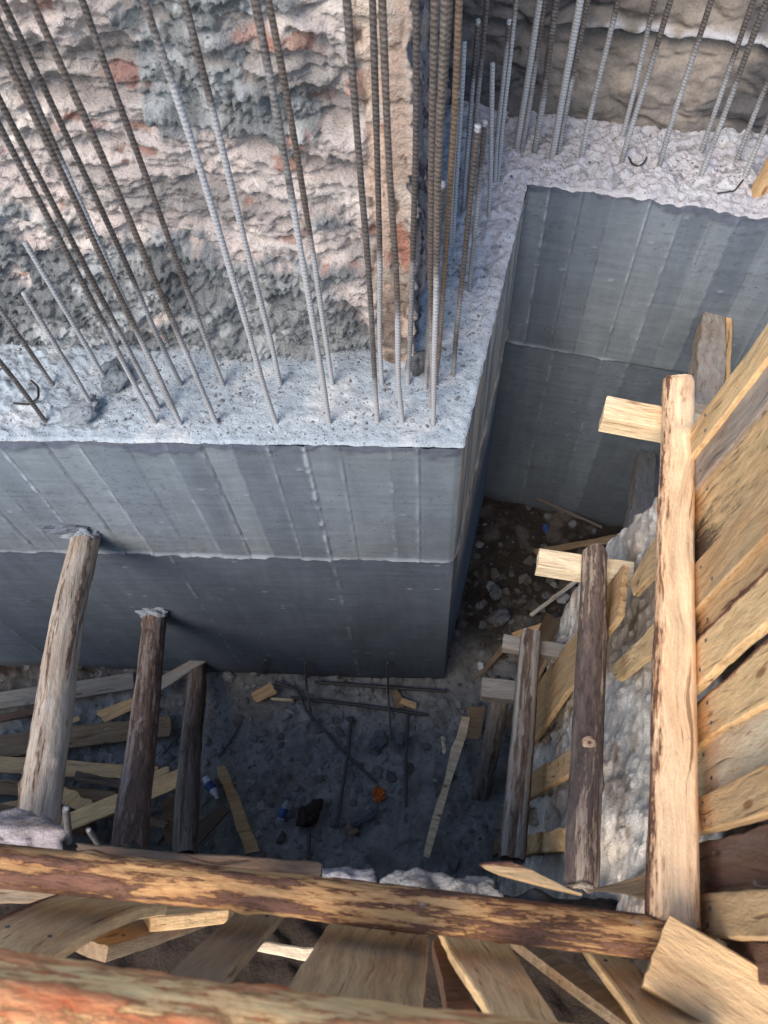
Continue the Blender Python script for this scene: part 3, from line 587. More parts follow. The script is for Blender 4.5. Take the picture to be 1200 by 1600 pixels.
# --- boards between and under the two near rails
GB = [
 ([(530, 1415), (668, 1415), (660, 1600), (415, 1600)], 'tan', .3, 'widest tan board under the near poles, with a nail slot in it', (0, 0)),
 ([(672, 1420), (760, 1425), (905, 1640), (800, 1640)], 'fresh', 0, 'tapering tan board right of the narrow channel piece', (0, 0)),
 ([(392, 1405), (462, 1405), (320, 1560), (215, 1560)], 'dim', .25, 'slanting brown board in the gap left of the widest board', (0, 0)),
 ([(905, 1470), (985, 1500), (1140, 1640), (1030, 1640)], 'orange', 0, 'orange-brown board slanting to the lower right under the long pole', (0, 0)),
]
for i, (q, tn, dr, lb, wn) in enumerate(GB):
    plank([PG(q[0][0], q[0][1], .075 + .004 * i), PG(q[3][0], q[3][1], .075 + .004 * i), PG(q[2][0], q[2][1], .075 + .004 * i), PG(q[1][0], q[1][1], .075 + .004 * i)], .022, tn, dirt=dr, wane=wn, label=lb, cat='board', name='board', group='boards across the near poles', seed=140 + i)
# loose pieces between and around the near rails
def gq(q, off): return [PG(px, py, off) for px, py in q]
plank(gq([(-60, 1470), (150, 1388), (262, 1412), (70, 1500)], .10), .024, 'tan', wane=(0, .05), bend=.02, label='curved tan board at the left, bending from under the long pole to the near pole', cat='board', name='board', group='boards across the near poles', seed=151)
plank(gq([(120, 1462), (270, 1410), (330, 1425), (170, 1480)], .16), .03, 'dim', label='short tan offcut behind the curved board', cat='board', name='board', seed=152)
plank(gq([(225, 1412), (372, 1405), (360, 1422), (240, 1434)], .13), .03, 'fresh', label='small block of bright wood wedged under the long pole at left', cat='wood block', name='wood_block', seed=153)
plank(gq([(676, 1470), (694, 1466), (745, 1580), (700, 1580)], .12), .03, 'brown', label='narrow dark brown channel piece between the two tan boards', cat='board', name='board', seed=154)
plank(gq([(796, 1462), (814, 1458), (1040, 1605), (1010, 1620)], .13), .02, 'dim', label='thin grey-edged batten behind the orange-brown board', cat='batten', name='batten', seed=155)
plank(Q([(400, 1468), (495, 1482), (482, 1500), (400, 1486)], lambda a, b: Z(a, b, 2.36)), .03, 'pale', label='pale strip of wood lying on dark concrete below the near boards', cat='strip', name='wood_strip', seed=156)
plank(Q([(-30, 1382), (110, 1386), (60, 1408), (-30, 1412)], lambda a, b: Z(a, b, 2.6)), .03, 'dim', label='dim offcut at the left edge right below the long pole', cat='board', name='board', seed=157)
ca, cb = Z(1022, 1486, 2.99), Z(1290, 1650, 3.04); beam(ca, cb, .115, .10, 'tan', name='squared_timber', label='thick squared timber running into the lower right corner from the pole joint', cat='timber', wav=.002)
plank(Q([(1050, 1440), (1300, 1538), (1300, 1580), (1075, 1478)], lambda a, b: Z(a, b, 2.93)), .03, 'fresh', label='narrow board along the upper side of the thick squared timber', cat='board', name='board', seed=159, wav=.002)
plank(Q([(1094, 1466), (1330, 1478), (1330, 1575), (1110, 1505)], lambda a, b: PR(a, b, .10)), .03, 'brown', dirt=.3, label='dark damp board below the lowest yellow-brown fence board', cat='board', name='board', seed=160)
plank(Q([(748, 1343), (800, 1342), (912, 1402), (778, 1370)], lambda a, b: Z(a, b, 3.02)), .025, 'tan', wane=(0, .15), label='pointed split board lying on the long pole near the corner', cat='board', name='split_board', seed=161)
plank(Q([(922, 1386), (1030, 1356), (1030, 1412), (978, 1394)], lambda a, b: Z(a, b, 2.84)), .02, 'tan', label='broken tan board end tucked under the foot of the thick right pole', cat='board', name='split_board', seed=162, jag=(.004, .02))
plank(Q([(120, 1318), (500, 1345), (500, 1375), (120, 1350)], lambda a, b: Z(a, b, 2.70)), .03, 'dark', label='dark damp plank running just behind the long crossing pole', cat='plank', name='plank', seed=163)

# --- props between the concrete wall and the near bank
for (A, B, ra, rb_, tn, cv, lb, sd) in [
    ((-1.236, 1.575, 1.79), (-1.13, .33, 2.07), .058, .062, (.46, .40, .33), .14, 'longest pale stripped log propped against the grey wall at far left', 61),
    ((-1.207, 1.575, .948), (-1.095, .36, 1.38), .054, .064, (.30, .25, .23), .42, 'purplish-brown log propped against the wall, second from the left', 62),
    ((-1.218, 1.575, .12), (-1.105, .46, .54), .054, .060, (.21, .19, .175), .30, 'short dark log propped low, lowest and rightmost of the three leaning logs', 63)]:
    lg = log(A, B, ra, rb_, tn, 'log_prop', W_OLD, cover=cv, seed=sd, label=lb, cat='log prop', group='logs propping the concrete wall', wob=.012, lump=.035, dirt=.12)
    bpy.context.view_layer.update()
    if sd < 63:
        dab = blob(Vector(A) + Vector((.0, -.035, .035)), (.075, .035, .035), sd * .7, 7, .5, name='cement_dab', mat=M_LEDGE, col=S(150, 158, 168), col2=S(110, 118, 126)); mwd = dab.matrix_basis.copy(); dab.parent = lg; dab.matrix_parent_inverse = lg.matrix_world.inverted()
cl = blob((-1.27, 1.555, 1.86), (.09, .022, .022), 4.2, 9, .5, name='cement_clod', mat=M_LEDGE, col=S(110, 118, 128), col2=S(70, 76, 84)); tag(cl, 'crusty cement lump on the wall right above the pale leaning log', 'cement lump', 'cement lumps')
# --- squared struts against the far wall
s1 = WC(1110, 505); e1 = meet(1098, 660, (0, 1.25, 0), (0, 1, 0)); beam(s1, e1, .095, .10, (.56, .47, .37), name='timber_strut', label='squared timber strut meeting the far concrete wall at right', cat='timber strut', group='struts against the far wall')
s2 = WC(1008, 716); e2 = meet(993, 850, (0, 1.25, 0), (0, 1, 0)); beam(s2, e2, .09, .10, 'cool', name='timber_strut', label='lower grey timber strut on the far wall, half hidden by the thick pole', cat='timber strut', group='struts against the far wall', dirt=.25)
s3 = WC(1136, 500); beam(s3, WC(1128, 600) + np.array([-.1, -.35, 0]), .03, .06, 'tan', name='wood_wedge', label='thin split wedge beside the squared strut on the far wall', cat='wood wedge', jag=(.02, .02), wav=.006)

# --- planks behind the lower rails on the right
def PL(pts): return [PR(a, b, o) for a, b, o in pts]
for i, (q, tn, lb) in enumerate([
    ([(970, 880, .0), (806, 1120, -.09), (826, 1166, -.09), (970, 962, .0)], 'tan', 'long slanting tan plank crossing behind the dark-barked pole'),
    ([(1040, 815, .03), (984, 905, .03), (990, 930, .03), (1040, 878, .03)], 'tan', 'short plank end left of the thick pole above the white rubble'),
    ([(1040, 955, .035), (952, 1046, .035), (965, 1062, .035), (1040, 1012, .035)], 'fresh', 'plank end poking from behind the thick pole halfway down'),
    ([(806, 1222, -.07), (905, 1162, -.05), (905, 1200, -.05), (806, 1260, -.07)], 'tan', 'yellowish plank between the grey squared rail and the dark-barked pole'),
    ([(800, 1311, -.06), (905, 1286, -.05), (905, 1323, -.05), (800, 1340, -.06)], 'tan', 'lowest tan plank between the grey squared rail and the dark-barked pole'),
    ([(738, 1256, -.14), (800, 1256, -.12), (798, 1296, -.12), (735, 1296, -.14)], 'cool', 'grey cross board between the two leftmost rails'),
    ([(715, 1334, -.14), (800, 1300, -.12), (800, 1324, -.12), (722, 1352, -.14)], 'dim', 'dim board slanting between the feet of the two leftmost rails'),
    ([(852, 955, .0), (775, 1120, -.14), (798, 1140, -.14), (880, 975, .0)], 'dim', 'dim plank leaning behind the top of the grey squared rail'),
    ([(760, 1120, -.17), (722, 1250, -.17), (742, 1255, -.17), (780, 1125, -.17)], 'cool', 'grey board leaning left of the lowest rail')]):
    plank(PL(q), .02, tn, label=lb, cat='plank', name='plank', group='planks behind the lower rails', seed=200 + i, wav=.004, dirt=.25 if tn in ('dim', 'cool') else .1)
le = log(PR(833, 1277, -.05), PR(850, 1240, .12), .036, .036, (.38, .33, .26), 'log_offcut', W_OLD, cover=0, seed=71, label='round pale log end between the lower rails at right', cat='log')

# --- planks and scraps lying in the pit
for i, (q, z_, tn, lb, cat) in enumerate([
    ([(-60, 1090), (207, 1050), (208, 1077), (-60, 1118)], .08, 'cool', 'long grey plank on the pit floor nearest the wall foot', 'plank'),
    ([(205, 1086), (312, 1022), (320, 1034), (212, 1106)], .20, 'cool', 'grey-green plank with its tip on the short dark log', 'plank'),
    ([(-60, 1155), (265, 1117), (266, 1148), (-60, 1192)], .13, 'dim', 'long dim plank with a lighter square end, passing behind two logs', 'plank'),
    ([(-60, 1176), (249, 1198), (240, 1219), (-60, 1204)], .20, 'tan', 'split tan slab under the pale leaning log', 'plank'),
    ([(-60, 1210), (180, 1236), (180, 1254), (-60, 1238)], .17, 'dim', 'dim splintered slab in the wood pile at left', 'plank'),
    ([(66, 1286), (303, 1191), (312, 1216), (76, 1312)], .40, 'fresh', 'bright orange board on top of the wood pile at left', 'plank'),
    ([(336, 1199), (353, 1195), (404, 1330), (384, 1334)], .10, 'tan', 'narrow tan board lying right of the three logs', 'plank'),
    ([(262, 1316), (350, 1256), (359, 1268), (300, 1330)], .22, 'dark', 'dark wet board at the foot of the short log', 'plank'),
    ([(-60, 1246), (140, 1280), (130, 1306), (-60, 1284)], .30, 'dim', 'lowest dim board of the wood pile at the left edge', 'plank'),
    ([(256, 1250), (272, 1240), (274, 1318), (256, 1318)], .12, 'dim', 'stubby dim board standing behind the short dark log', 'plank'),
    ([(150, 1112), (205, 1092), (206, 1108), (162, 1130)], .10, 'tan', 'torn wood splinter between the pale and the purplish log', 'wood scrap'),
    ([(392, 1083), (424, 1065), (433, 1083), (402, 1098)], .05, 'tan', 'small tan wood offcut near the foot of the grey wall', 'wood scrap'),
    ([(613, 1078), (622, 1076), (630, 1105), (620, 1107)], .05, 'dim', 'reddish wood sliver beside the floor rebars', 'wood scrap'),
    ([(628, 1090), (652, 1098), (648, 1108), (625, 1100)], .055, 'tan', 'tiny tan block touching the reddish wood sliver', 'wood scrap'),
    ([(731, 1103), (757, 1103), (748, 1156), (727, 1153)], .13, 'dim', 'dim board offcut next to the tip of the tapered stick', 'wood scrap'),
    ([(721, 1118), (735, 1121), (668, 1338), (661, 1336)], .14, 'pale', 'long tapered pale stick lying across the right of the pit floor', 'stick'),
    ([(423, 1090), (455, 1091), (458, 1096), (425, 1094)], .05, 'pale', 'bright splinter next to the small tan offcut', 'wood scrap'),
    ([(801, 988), (876, 964), (883, 999), (806, 1001)], .14, 'tan', 'triangular tan board on the dark soil above the grey rails', 'wood scrap'),
    ([(835, 858), (985, 830), (988, 842), (838, 866)], .22, 'dim', 'narrow dim batten on the soil at the foot of the far wall', 'batten'),
    ([(-60, 1128), (90, 1098), (92, 1108), (-60, 1140)], .06, 'dark', 'thin dark board between the two long grey planks at left', 'plank'),
    ([(90, 1262), (235, 1240), (236, 1252), (92, 1276)], .24, 'dark', 'dark slat under the bright orange board in the wood pile', 'plank'),
    ([(205, 1218), (262, 1196), (266, 1206), (210, 1232)], .26, 'tan', 'short splintered tan piece beside the purplish log', 'wood scrap'),
    ([(28, 1224), (66, 1206), (150, 1258), (140, 1272)], .30, 'tan', 'pale split slat crossing under the pale leaning log', 'plank'),
    ([(-60, 1268), (100, 1236), (104, 1248), (-60, 1282)], .27, 'tan', 'split slat crossing low at the left edge of the wood pile', 'plank'),
    ([(120, 1205), (196, 1222), (192, 1234), (116, 1218)], .22, 'dark', 'dark broken slat between the pale and the purplish log', 'wood scrap'),
    ([(60, 1140), (120, 1118), (124, 1126), (64, 1150)], .12, 'tan', 'tan splinter lying on the long dim plank at left', 'wood scrap'),
    ([(170, 1262), (262, 1282), (258, 1296), (166, 1276)], .26, 'dim', 'dim slat below the bright orange board between the logs', 'plank'),
    ([(540, 1290), (552, 1284), (560, 1300), (548, 1306)], .04, 'dim', 'small dim wood bit below the flat slab piece', 'wood scrap'),
    ([(800, 1010), (812, 1004), (826, 1050), (815, 1054)], .16, 'dim', 'dim splinter on the soil left of the grey squared rail top', 'wood scrap'),
    ([(742, 1060), (750, 1056), (790, 1012), (784, 1008)], .08, 'dim', 'thin dim twig-like splinter near the white packet', 'wood scrap'),
    ([(690, 1150), (693, 1150), (696, 1178), (692, 1178)], .05, 'pale', 'tiny pale splinter beside the tapered stick', 'wood scrap')]):
    plank(Q(q, lambda a, b: Z(a, b, z_)), .022 if cat != 'wood scrap' else .012, tn, label=lb, cat=cat, name={'plank': 'plank', 'stick': 'stick', 'batten': 'batten'}.get(cat, 'wood_scrap'), seed=300 + i, wav=.004 if z_ > .07 else .001, dirt=.35 if tn in ('dim', 'cool') else .15, jag=(.01, .01), group='timber lying in the pit')
log(Z(905, 903, .16), Z(830, 962, .06), .013, .013, (.62, .56, .48), 'stick', W_OLD, cover=0, seed=72, label='thin pale round stick on the dark soil at right', cat='stick')
log(WC(838, 780), WC(940, 808) + np.array([0, -.05, -.05]), .010, .010, (.16, .13, .11), 'stick', W_OLD, cover=0, seed=73, label='thin dark stick lying along the foot of the far wall', cat='stick')

# ============================================================ REINFORCING BARS
def bar_mesh(name, pts, r, dust, seed, cut=False, pitch=.0120, ribs=True, rust=None, foot=0):
    pts = [np.array(p, float) for p in pts]; L = sum(np.linalg.norm(pts[i + 1] - pts[i]) for i in range(len(pts) - 1))
    n = max(12, int(L / .0036)); acc = np.r_[0, np.cumsum([np.linalg.norm(pts[i + 1] - pts[i]) for i in range(len(pts) - 1)])]
    s = np.linspace(0, L, n); C_ = np.stack([np.interp(s, acc, [p[k] for p in pts]) for k in range(3)], 1)
    q = np.stack([s * 1.3, s * 0 + seed, s * 0], 1); C_[:, 0] += .009 * fbm(q, 2, 1) * sm(0, .3, s); C_[:, 1] += .009 * fbm(q, 2, 2) * sm(0, .3, s)
    Tn = np.gradient(C_, axis=0); Tn /= np.linalg.norm(Tn, axis=1)[:, None]; ref = np.array([.3, .9, .1]) if abs(Tn[0][2]) > .5 else np.array([0, 0, 1.])
    Aa = np.cross(Tn, ref); Aa /= np.linalg.norm(Aa, axis=1)[:, None]; Bb = np.cross(Tn, Aa); nr = 9; th = np.linspace(0, 2 * np.pi, nr, endpoint=False)
    ph = 2 * np.pi * s[:, None] / pitch + np.abs(np.angle(np.exp(1j * th)))[None] * 1.0
    R_ = r * (1 + .15 * np.clip(np.cos(ph), 0, 1) * (np.abs(np.sin(th))[None] > .2) + .09 * (np.abs(np.sin(th))[None] < .3))
    cake = np.clip(fbm(np.stack([s * 9, s * 0 + seed, s * 0], 1), 4, 7) + dust * 1.3 - .55, 0, 1)[:, None] * .0016; R_ = R_ + cake
    V = C_[:, None] + Aa[:, None] * (R_ * np.cos(th))[..., None] + Bb[:, None] * (R_ * np.sin(th))[..., None]
    V = V.reshape(-1, 3); org = C_[0].copy(); V = np.vstack([V, C_[0], C_[-1]]) - org; i0 = n * nr
    Fc = [tuple(f) for f in gridf(n, nr, 0, True).tolist()] + [(i0, j, (j + 1) % nr) for j in range(nr)] + [(i0 + 1, (n - 1) * nr + (j + 1) % nr, (n - 1) * nr + j) for j in range(nr)]
    rs = np.random.RandomState(seed); h0 = (.40 + 1.5 * max(0, dust - .35) + rs.uniform(-.1, .2)); nz = fbm(np.stack([s * 4.2, s * 0 + seed * 1.7, s * 0], 1), 4, 5)
    dd = np.clip((.25 + dust) * sm(h0 + .16, h0 - .10, s + .30 * nz) + .25 * dust + .35 * nz, 0, 1) if foot else np.clip(dust + .3 * nz, 0, 1)
    dd = np.maximum(dd, foot * sm(.10, .0, s) * .8)
    dd = np.repeat(dd, nr)
    tipd = sm(L - .02, L - .008, s) if cut else s * 0; dd = np.maximum(dd, np.repeat(tipd, nr)); dd = np.r_[dd, 1, 1 if cut else 0]
    me_col = rust or (.075, .066, .060)
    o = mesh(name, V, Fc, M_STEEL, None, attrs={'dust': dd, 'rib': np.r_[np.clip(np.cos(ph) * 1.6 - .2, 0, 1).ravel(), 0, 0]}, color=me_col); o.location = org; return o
def rebar(base, top, dust, label, r=.0071, cut=False, rust=None, group='rebars standing in the wall top', z0=T):
    B = Z(*base, z0); d = ray(*top); dh = d[:2]; t = ((B[:2] - CAM[:2]) @ dh) / (dh @ dh); P = CAM + t * d
    e = (P - B); e /= np.linalg.norm(e)
    end = P if cut else B + e * max(np.linalg.norm(P - B) + .12, 1.75)
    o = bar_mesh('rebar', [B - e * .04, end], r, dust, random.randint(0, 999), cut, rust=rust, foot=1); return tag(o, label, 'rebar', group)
BR = (.084, .070, .060); RU = (.14, .098, .062)
bars = [
 ((72, 660), (0, 565), .05, 'dark rebar leaning out of the left edge, front row, first from the left', {}),
 ((83, 603), (0, 481), .05, 'dark rebar at the left edge, back row, first from the left', {}),
 ((150, 645), (36, 459), .38, 'short cut rebar with a white tip, front row, second from the left', dict(cut=True)),
 ((172, 605), (38, 379), .62, 'short dusty rebar with a white tip behind the other cut one, far left', dict(cut=True)),
 ((245, 664), (0, 196), .42, 'rebar entering at the left edge, front row, whitish halfway up', {}),
 ((250, 641), (0, 152), .36, 'rebar entering at the left edge, rooted between the two rows', {}),
 ((284, 666), (0, 64), .34, 'brownish rebar of the front row, fourth from the left', dict(rust=BR)),
 ((268, 640), (-12, 20), .60, 'dust-whitened rebar tucked behind the fourth front bar', {}),
 ((285, 605), (8, 0), .30, 'smooth dark rebar of the back row, third from the left, cutting the top left corner', {}),
 ((339, 664), (50, 0), .48, 'brown-topped rebar with bright ribs, front row, fifth from the left', dict(rust=BR)),
 ((350, 605), (132, 0), .26, 'black ribbed rebar of the back row, fourth from the left', {}),
 ((432, 664), (225, 0), .78, 'cement-coated rebar with a dark top, front row, sixth from the left', {}),
 ((438, 605), (291, 0), .74, 'rebar coated white below and black above, back row, fifth from the left', {}),
 ((515, 664), (397, 0), .72, 'cement-coated rebar in the middle of the front row', {}),
 ((520, 605), (420, 0), .50, 'plain dark rebar behind the middle coated one, back row', dict(rust=BR)),
 ((590, 663), (541, 0), .34, 'black ribbed rebar in front of the brick corner, front row', {}),
 ((597, 603), (579, 0), .44, 'dark rebar just left of the bright brick corner, back row', {}),
 ((629, 662), (597, 0), .48, 'brown rebar crossing the bright brick corner strip, front row', dict(rust=BR)),
 ((637, 603), (650, 0), .30, 'dark rebar just right of the bright brick corner strip', {}),
 ((672, 640), (682, 0), .20, 'brown rebar on the left of the dense corner bunch', dict(rust=BR)),
 ((677, 665), (695, 0), .45, 'frontmost rebar of the dense corner bunch, pale near its foot', dict(rust=BR)),
 ((680, 603), (718, 0), .10, 'rustiest orange-brown rebar, rightmost tall one of the corner bunch', dict(rust=RU)),
 ((665, 590), (706, 0), .15, 'dark rebar hidden between the rusty ones in the corner bunch', dict(rust=BR)),
 ((664, 612), (687, 284), .25, 'short rebar with a white tip inside the dense corner bunch', dict(cut=True)),
 ((708, 588), (745, 195), .15, 'short rebar with a bare orange cut tip, front of the side ledge', dict(cut=True)),
 ((733, 460), (757, 188), .35, 'short white-tipped rebar just behind the orange-tipped one', dict(cut=True)),
 ((703, 388), (716, 145), .40, 'white-tipped cut rebar right beside the rusty bars', dict(cut=True)),
 ((707, 384), (723, 67), .55, 'pale-tipped cut rebar, leftmost and tall, on the side ledge', dict(cut=True)),
 ((723, 333), (748, 29), .40, 'tall white-tipped cut rebar left of the plain dark one on the side ledge', dict(cut=True)),
 ((730, 332), (763, 0), .30, 'plain dark rebar leaving the frame above the side ledge', {}),
 ((763, 342), (772, 99), .55, 'dusty white-tipped cut rebar in the middle of the side ledge', dict(cut=True)),
 ((773, 290), (794, 31), .45, 'tall white-tipped cut rebar at the far end of the side ledge', dict(cut=True)),
 ((778, 285), (806, 0), .45, 'uncut grey rebar beside the farthest white-tipped one', {}),
 ((807, 236), (843, 0), 0.50, 'thick dust-caked rebar at the inner end of the far ledge', dict(r=.0125)),
 ((815, 238), (853, 0), 0.34, 'ribbed rebar pressed against the thick caked one, far ledge', dict(r=.0088)),
 ((834, 243), (872, 0), 0.25, 'slim grey rebar alone between the two caked pairs on the far ledge', dict(r=.0115)),
 ((863, 245), (907, 0), 0.56, 'lumpy cement-caked rebar, fourth on the far ledge', dict(r=.0125)),
 ((873, 243), (918, 0), 0.34, 'rebar touching the lumpy cement-caked one, far ledge', dict(r=.0088)),
 ((908, 248), (964, 0), 0.31, 'single grey rebar left of the curled tie wire, far ledge', dict(r=.0092)),
 ((970, 222), (1026, 0), 0.31, 'rear rebar of the crossing pair near the curled tie wire', dict(r=.0088)),
 ((970, 258), (1044, 0), 0.34, 'front rebar of the crossing pair near the curled tie wire', dict(r=.0092)),
 ((1028, 266), (1113, 0), 0.34, 'lone rebar right of the curled tie wire, far ledge', dict(r=.0092)),
 ((1093, 245), (1180, 0), 0.31, 'rear rebar of the right-hand pair on the far ledge', dict(r=.0088)),
 ((1096, 273), (1203, 0), 0.37, 'front rebar of the right-hand pair on the far ledge', dict(r=.0092)),
 ((1149, 255), (1212, 100), 0.31, 'rear rebar at the right edge of the far ledge', dict(r=.0088)),
 ((1159, 286), (1232, 112), 0.31, 'front rebar at the right edge, next to the wooden stake', dict(r=.0088)),
]
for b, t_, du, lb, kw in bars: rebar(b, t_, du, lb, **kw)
st0 = Z(1183, 303, T); beam(st0, st0 + np.array([.06, .02, .42]), .05, .045, 'tan', up=(0, -1, 0), name='wooden_stake', label='wooden stake standing on the far ledge at the right edge', cat='stake')
def wire(name, pts, r, label, cat, col, group=None):
    pts = np.array(pts, float); k = np.linspace(0, len(pts) - 1, 60); pp = np.stack([np.interp(k, range(len(pts)), pts[:, j]) for j in range(3)], 1)
    ker = np.ones(7) / 7; pp = np.stack([np.convolve(np.pad(pp[:, j], 3, 'edge'), ker, 'valid') for j in range(3)], 1)
    Tn = np.gradient(pp, axis=0); Tn /= np.linalg.norm(Tn, axis=1)[:, None] + 1e-9; Aa = np.cross(Tn, [.1, .2, 1.]); Aa /= np.linalg.norm(Aa, axis=1)[:, None] + 1e-9; Bb = np.cross(Tn, Aa); th = np.linspace(0, 2 * np.pi, 7, endpoint=False)
    V = (pp[:, None] + r * (Aa[:, None] * np.cos(th)[None, :, None] + Bb[:, None] * np.sin(th)[None, :, None])).reshape(-1, 3)
    Fc = [tuple(f) for f in gridf(60, 7, 0, True).tolist()] + [tuple(range(6, -1, -1)), tuple(range(59 * 7, 60 * 7))]
    o = mesh(name, V - pp[0], Fc, M_STEEL, None, attrs={'dust': np.zeros(len(V))}, color=col); o.location = pp[0]; return tag(o, label, cat, group)
DK = (.03, .028, .027)
wire('tie_wire', [Z(982, 245, T + .02), Z(988, 256, T + .03), Z(998, 260, T + .03), Z(1006, 255, T + .03), Z(1011, 245, T + .025)], .0035, 'curled black tie wire lying on the far ledge', 'tie wire', DK)
wire('tie_wire', [Z(1120, 302, T + .02), Z(1135, 300, T + .03), Z(1148, 298, T + .02), Z(1162, 280, T + .03)], .003, 'dark tie wire near the wooden stake on the far ledge', 'tie wire', DK)
wire('tie_wire', [Z(48, 594, T + .03), Z(60, 605, T + .04), Z(60, 622, T + .05), Z(45, 632, T + .03), Z(20, 630, T + .02)], .004, 'dark curled wire between the first two bars at the left edge', 'tie wire', DK)
# bars lying in the pit
def fz(px, py, z_=.045): return Z(px, py, z_)
for pts, r, lb in [
    ([fz(492, 1066), fz(698, 1079)], .009, 'straight rebar lying closest to the foot of the grey wall'),
    ([fz(455, 1090), fz(560, 1102), fz(670, 1118)], .009, 'rebar lying parallel to the wall, second from its foot'),
    ([fz(430, 1066), fz(465, 1078, .06), fz(480, 1110, .06), fz(530, 1165), fz(590, 1222)], .008, 'bent rebar lying diagonally across the floor'),
    ([fz(549, 1120), fz(543, 1180), fz(525, 1292, .05)], .009, 'dark rebar lying lengthwise in the middle of the floor'),
    ([fz(637, 1118), fz(636, 1180), fz(634, 1262)], .008, 'dark rebar lying lengthwise left of the tapered stick'),
    ([fz(378, 1128), fz(360, 1160), fz(342, 1185)], .007, 'short rebar piece right of the short dark log'),
    ([fz(300, 1128, .06), fz(256, 1176, .05)], .007, 'short rebar piece between the second and third log'),
    ([fz(484, 1262), fz(484, 1345)], .009, 'rebar stub lying below the brown clod near the long pole'),
    ([WA(477, 1030) + np.array([0, -.02, 0]), fz(479, 1080, .1), fz(487, 1128)], .006, 'thin rod leaning on the wall foot left of the seam'),
    ([WA(605, 1030) + np.array([0, -.02, 0]), fz(606, 1085, .1), fz(611, 1158)], .006, 'thin rod leaning on the wall foot near the corner'),
    ([WA(415, 1026) + np.array([0, -.02, 0]), fz(405, 1056)], .006, 'shortest thin rod leaning on the wall foot at left')]:
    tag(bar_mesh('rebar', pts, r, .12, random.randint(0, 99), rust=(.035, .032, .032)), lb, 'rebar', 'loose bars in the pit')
for pts, r, lb in [([Z(103, 1262, 2.42), Z(108, 1316, 2.25)], .011, 'grey metal peg standing on the rubble behind the long pole'), ([Z(138, 1296, 2.34), Z(155, 1322, 2.25)], .009, 'bent grey metal scrap beside the peg behind the long pole')]:
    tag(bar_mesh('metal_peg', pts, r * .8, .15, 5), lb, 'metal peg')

# ============================================================ RUBBLE AND LITTER
for i, (p, r, a, lb, cc, c2) in enumerate([
    (Z(20, 1318, 2.28), (.15, .08, .06), -.2, 'pinkish concrete chunk at the left edge behind the long pole', S(176, 164, 162), S(128, 116, 110)),
    (Z(510, 1386, 2.30), (.11, .045, .04), .1, 'whitish rubble lump left of centre behind the long pole', S(178, 174, 176), S(130, 128, 132)),
    (Z(650, 1398, 2.31), (.11, .05, .045), -.1, 'largest pale rubble lump behind the middle of the long pole', S(160, 158, 156), S(118, 114, 110)),
    (Z(735, 1406, 2.31), (.07, .05, .04), .2, 'pale rubble lump next to the pointed split board', S(164, 160, 156), S(112, 108, 104)),
    (Z(566, 1277, .05), (.075, .03, .02), .42, 'flat grey concrete slab piece lying below the orange rag', S(112, 118, 124), S(96, 100, 106)),
    (Z(590, 1162, .04), (.05, .035, .018), .3, 'flat grey stone in the middle of the pit floor', S(112, 116, 120), S(86, 90, 92)),
    (Z(625, 1156, .04), (.03, .03, .02), 1, 'small round grey stone at the end of the thin leaning rod', S(120, 126, 130), S(90, 94, 96)),
    (Z(780, 965, .05), (.07, .05, .03), .5, 'grey concrete slab on the dark soil beside the wall corner', S(108, 110, 112), S(80, 80, 80)),
    (Z(775, 925, .05), (.05, .04, .03), 1.2, 'grey stone on the dark soil above the concrete slab', S(108, 110, 112), S(80, 80, 80)),
    (Z(484, 1272, .06), (.08, .05, .05), .8, 'dark brown earth clod beside the plastic bottle', S(70, 58, 50), S(50, 42, 36)),
    (Z(130, 640, T + .04), (.06, .045, .025), .4, 'dark grey cement clod on the ledge between the cut rebars', S(148, 156, 164), S(110, 118, 126)),
    (Z(178, 588, T + .04), (.055, .05, .03), 1.4, 'dark grey cement clod at the foot of the old wall, left side', S(136, 144, 150), S(100, 108, 116)),
    (Z(655, 565, T + .03), (.05, .035, .03), .9, 'mortar lump at the foot of the brick corner', S(110, 112, 114), S(82, 82, 84))]):
    o = blob(p, r, 3.7 * i + 1, 12, .34, name='concrete_chunk' if 'clod' not in lb else 'cement_clod' if 'cement' in lb else 'earth_clod', mat=M_RUB if i not in (10, 11) else M_LEDGE, col=cc, col2=c2, ang=a)
    tag(o, lb, 'clod' if 'clod' in lb else 'rubble')
def ico():
    p = (1 + 5 ** .5) / 2; v = np.array([(-1, p, 0), (1, p, 0), (-1, -p, 0), (1, -p, 0), (0, -1, p), (0, 1, p), (0, -1, -p), (0, 1, -p), (p, 0, -1), (p, 0, 1), (-p, 0, -1), (-p, 0, 1)], float); v /= np.linalg.norm(v[0])
    f = np.array([(0, 11, 5), (0, 5, 1), (0, 1, 7), (0, 7, 10), (0, 10, 11), (1, 5, 9), (5, 11, 4), (11, 10, 2), (10, 7, 6), (7, 1, 8), (3, 9, 4), (3, 4, 2), (3, 2, 6), (3, 6, 8), (3, 8, 9), (4, 9, 5), (2, 4, 11), (6, 2, 10), (8, 6, 7), (9, 8, 1)]); return v, f
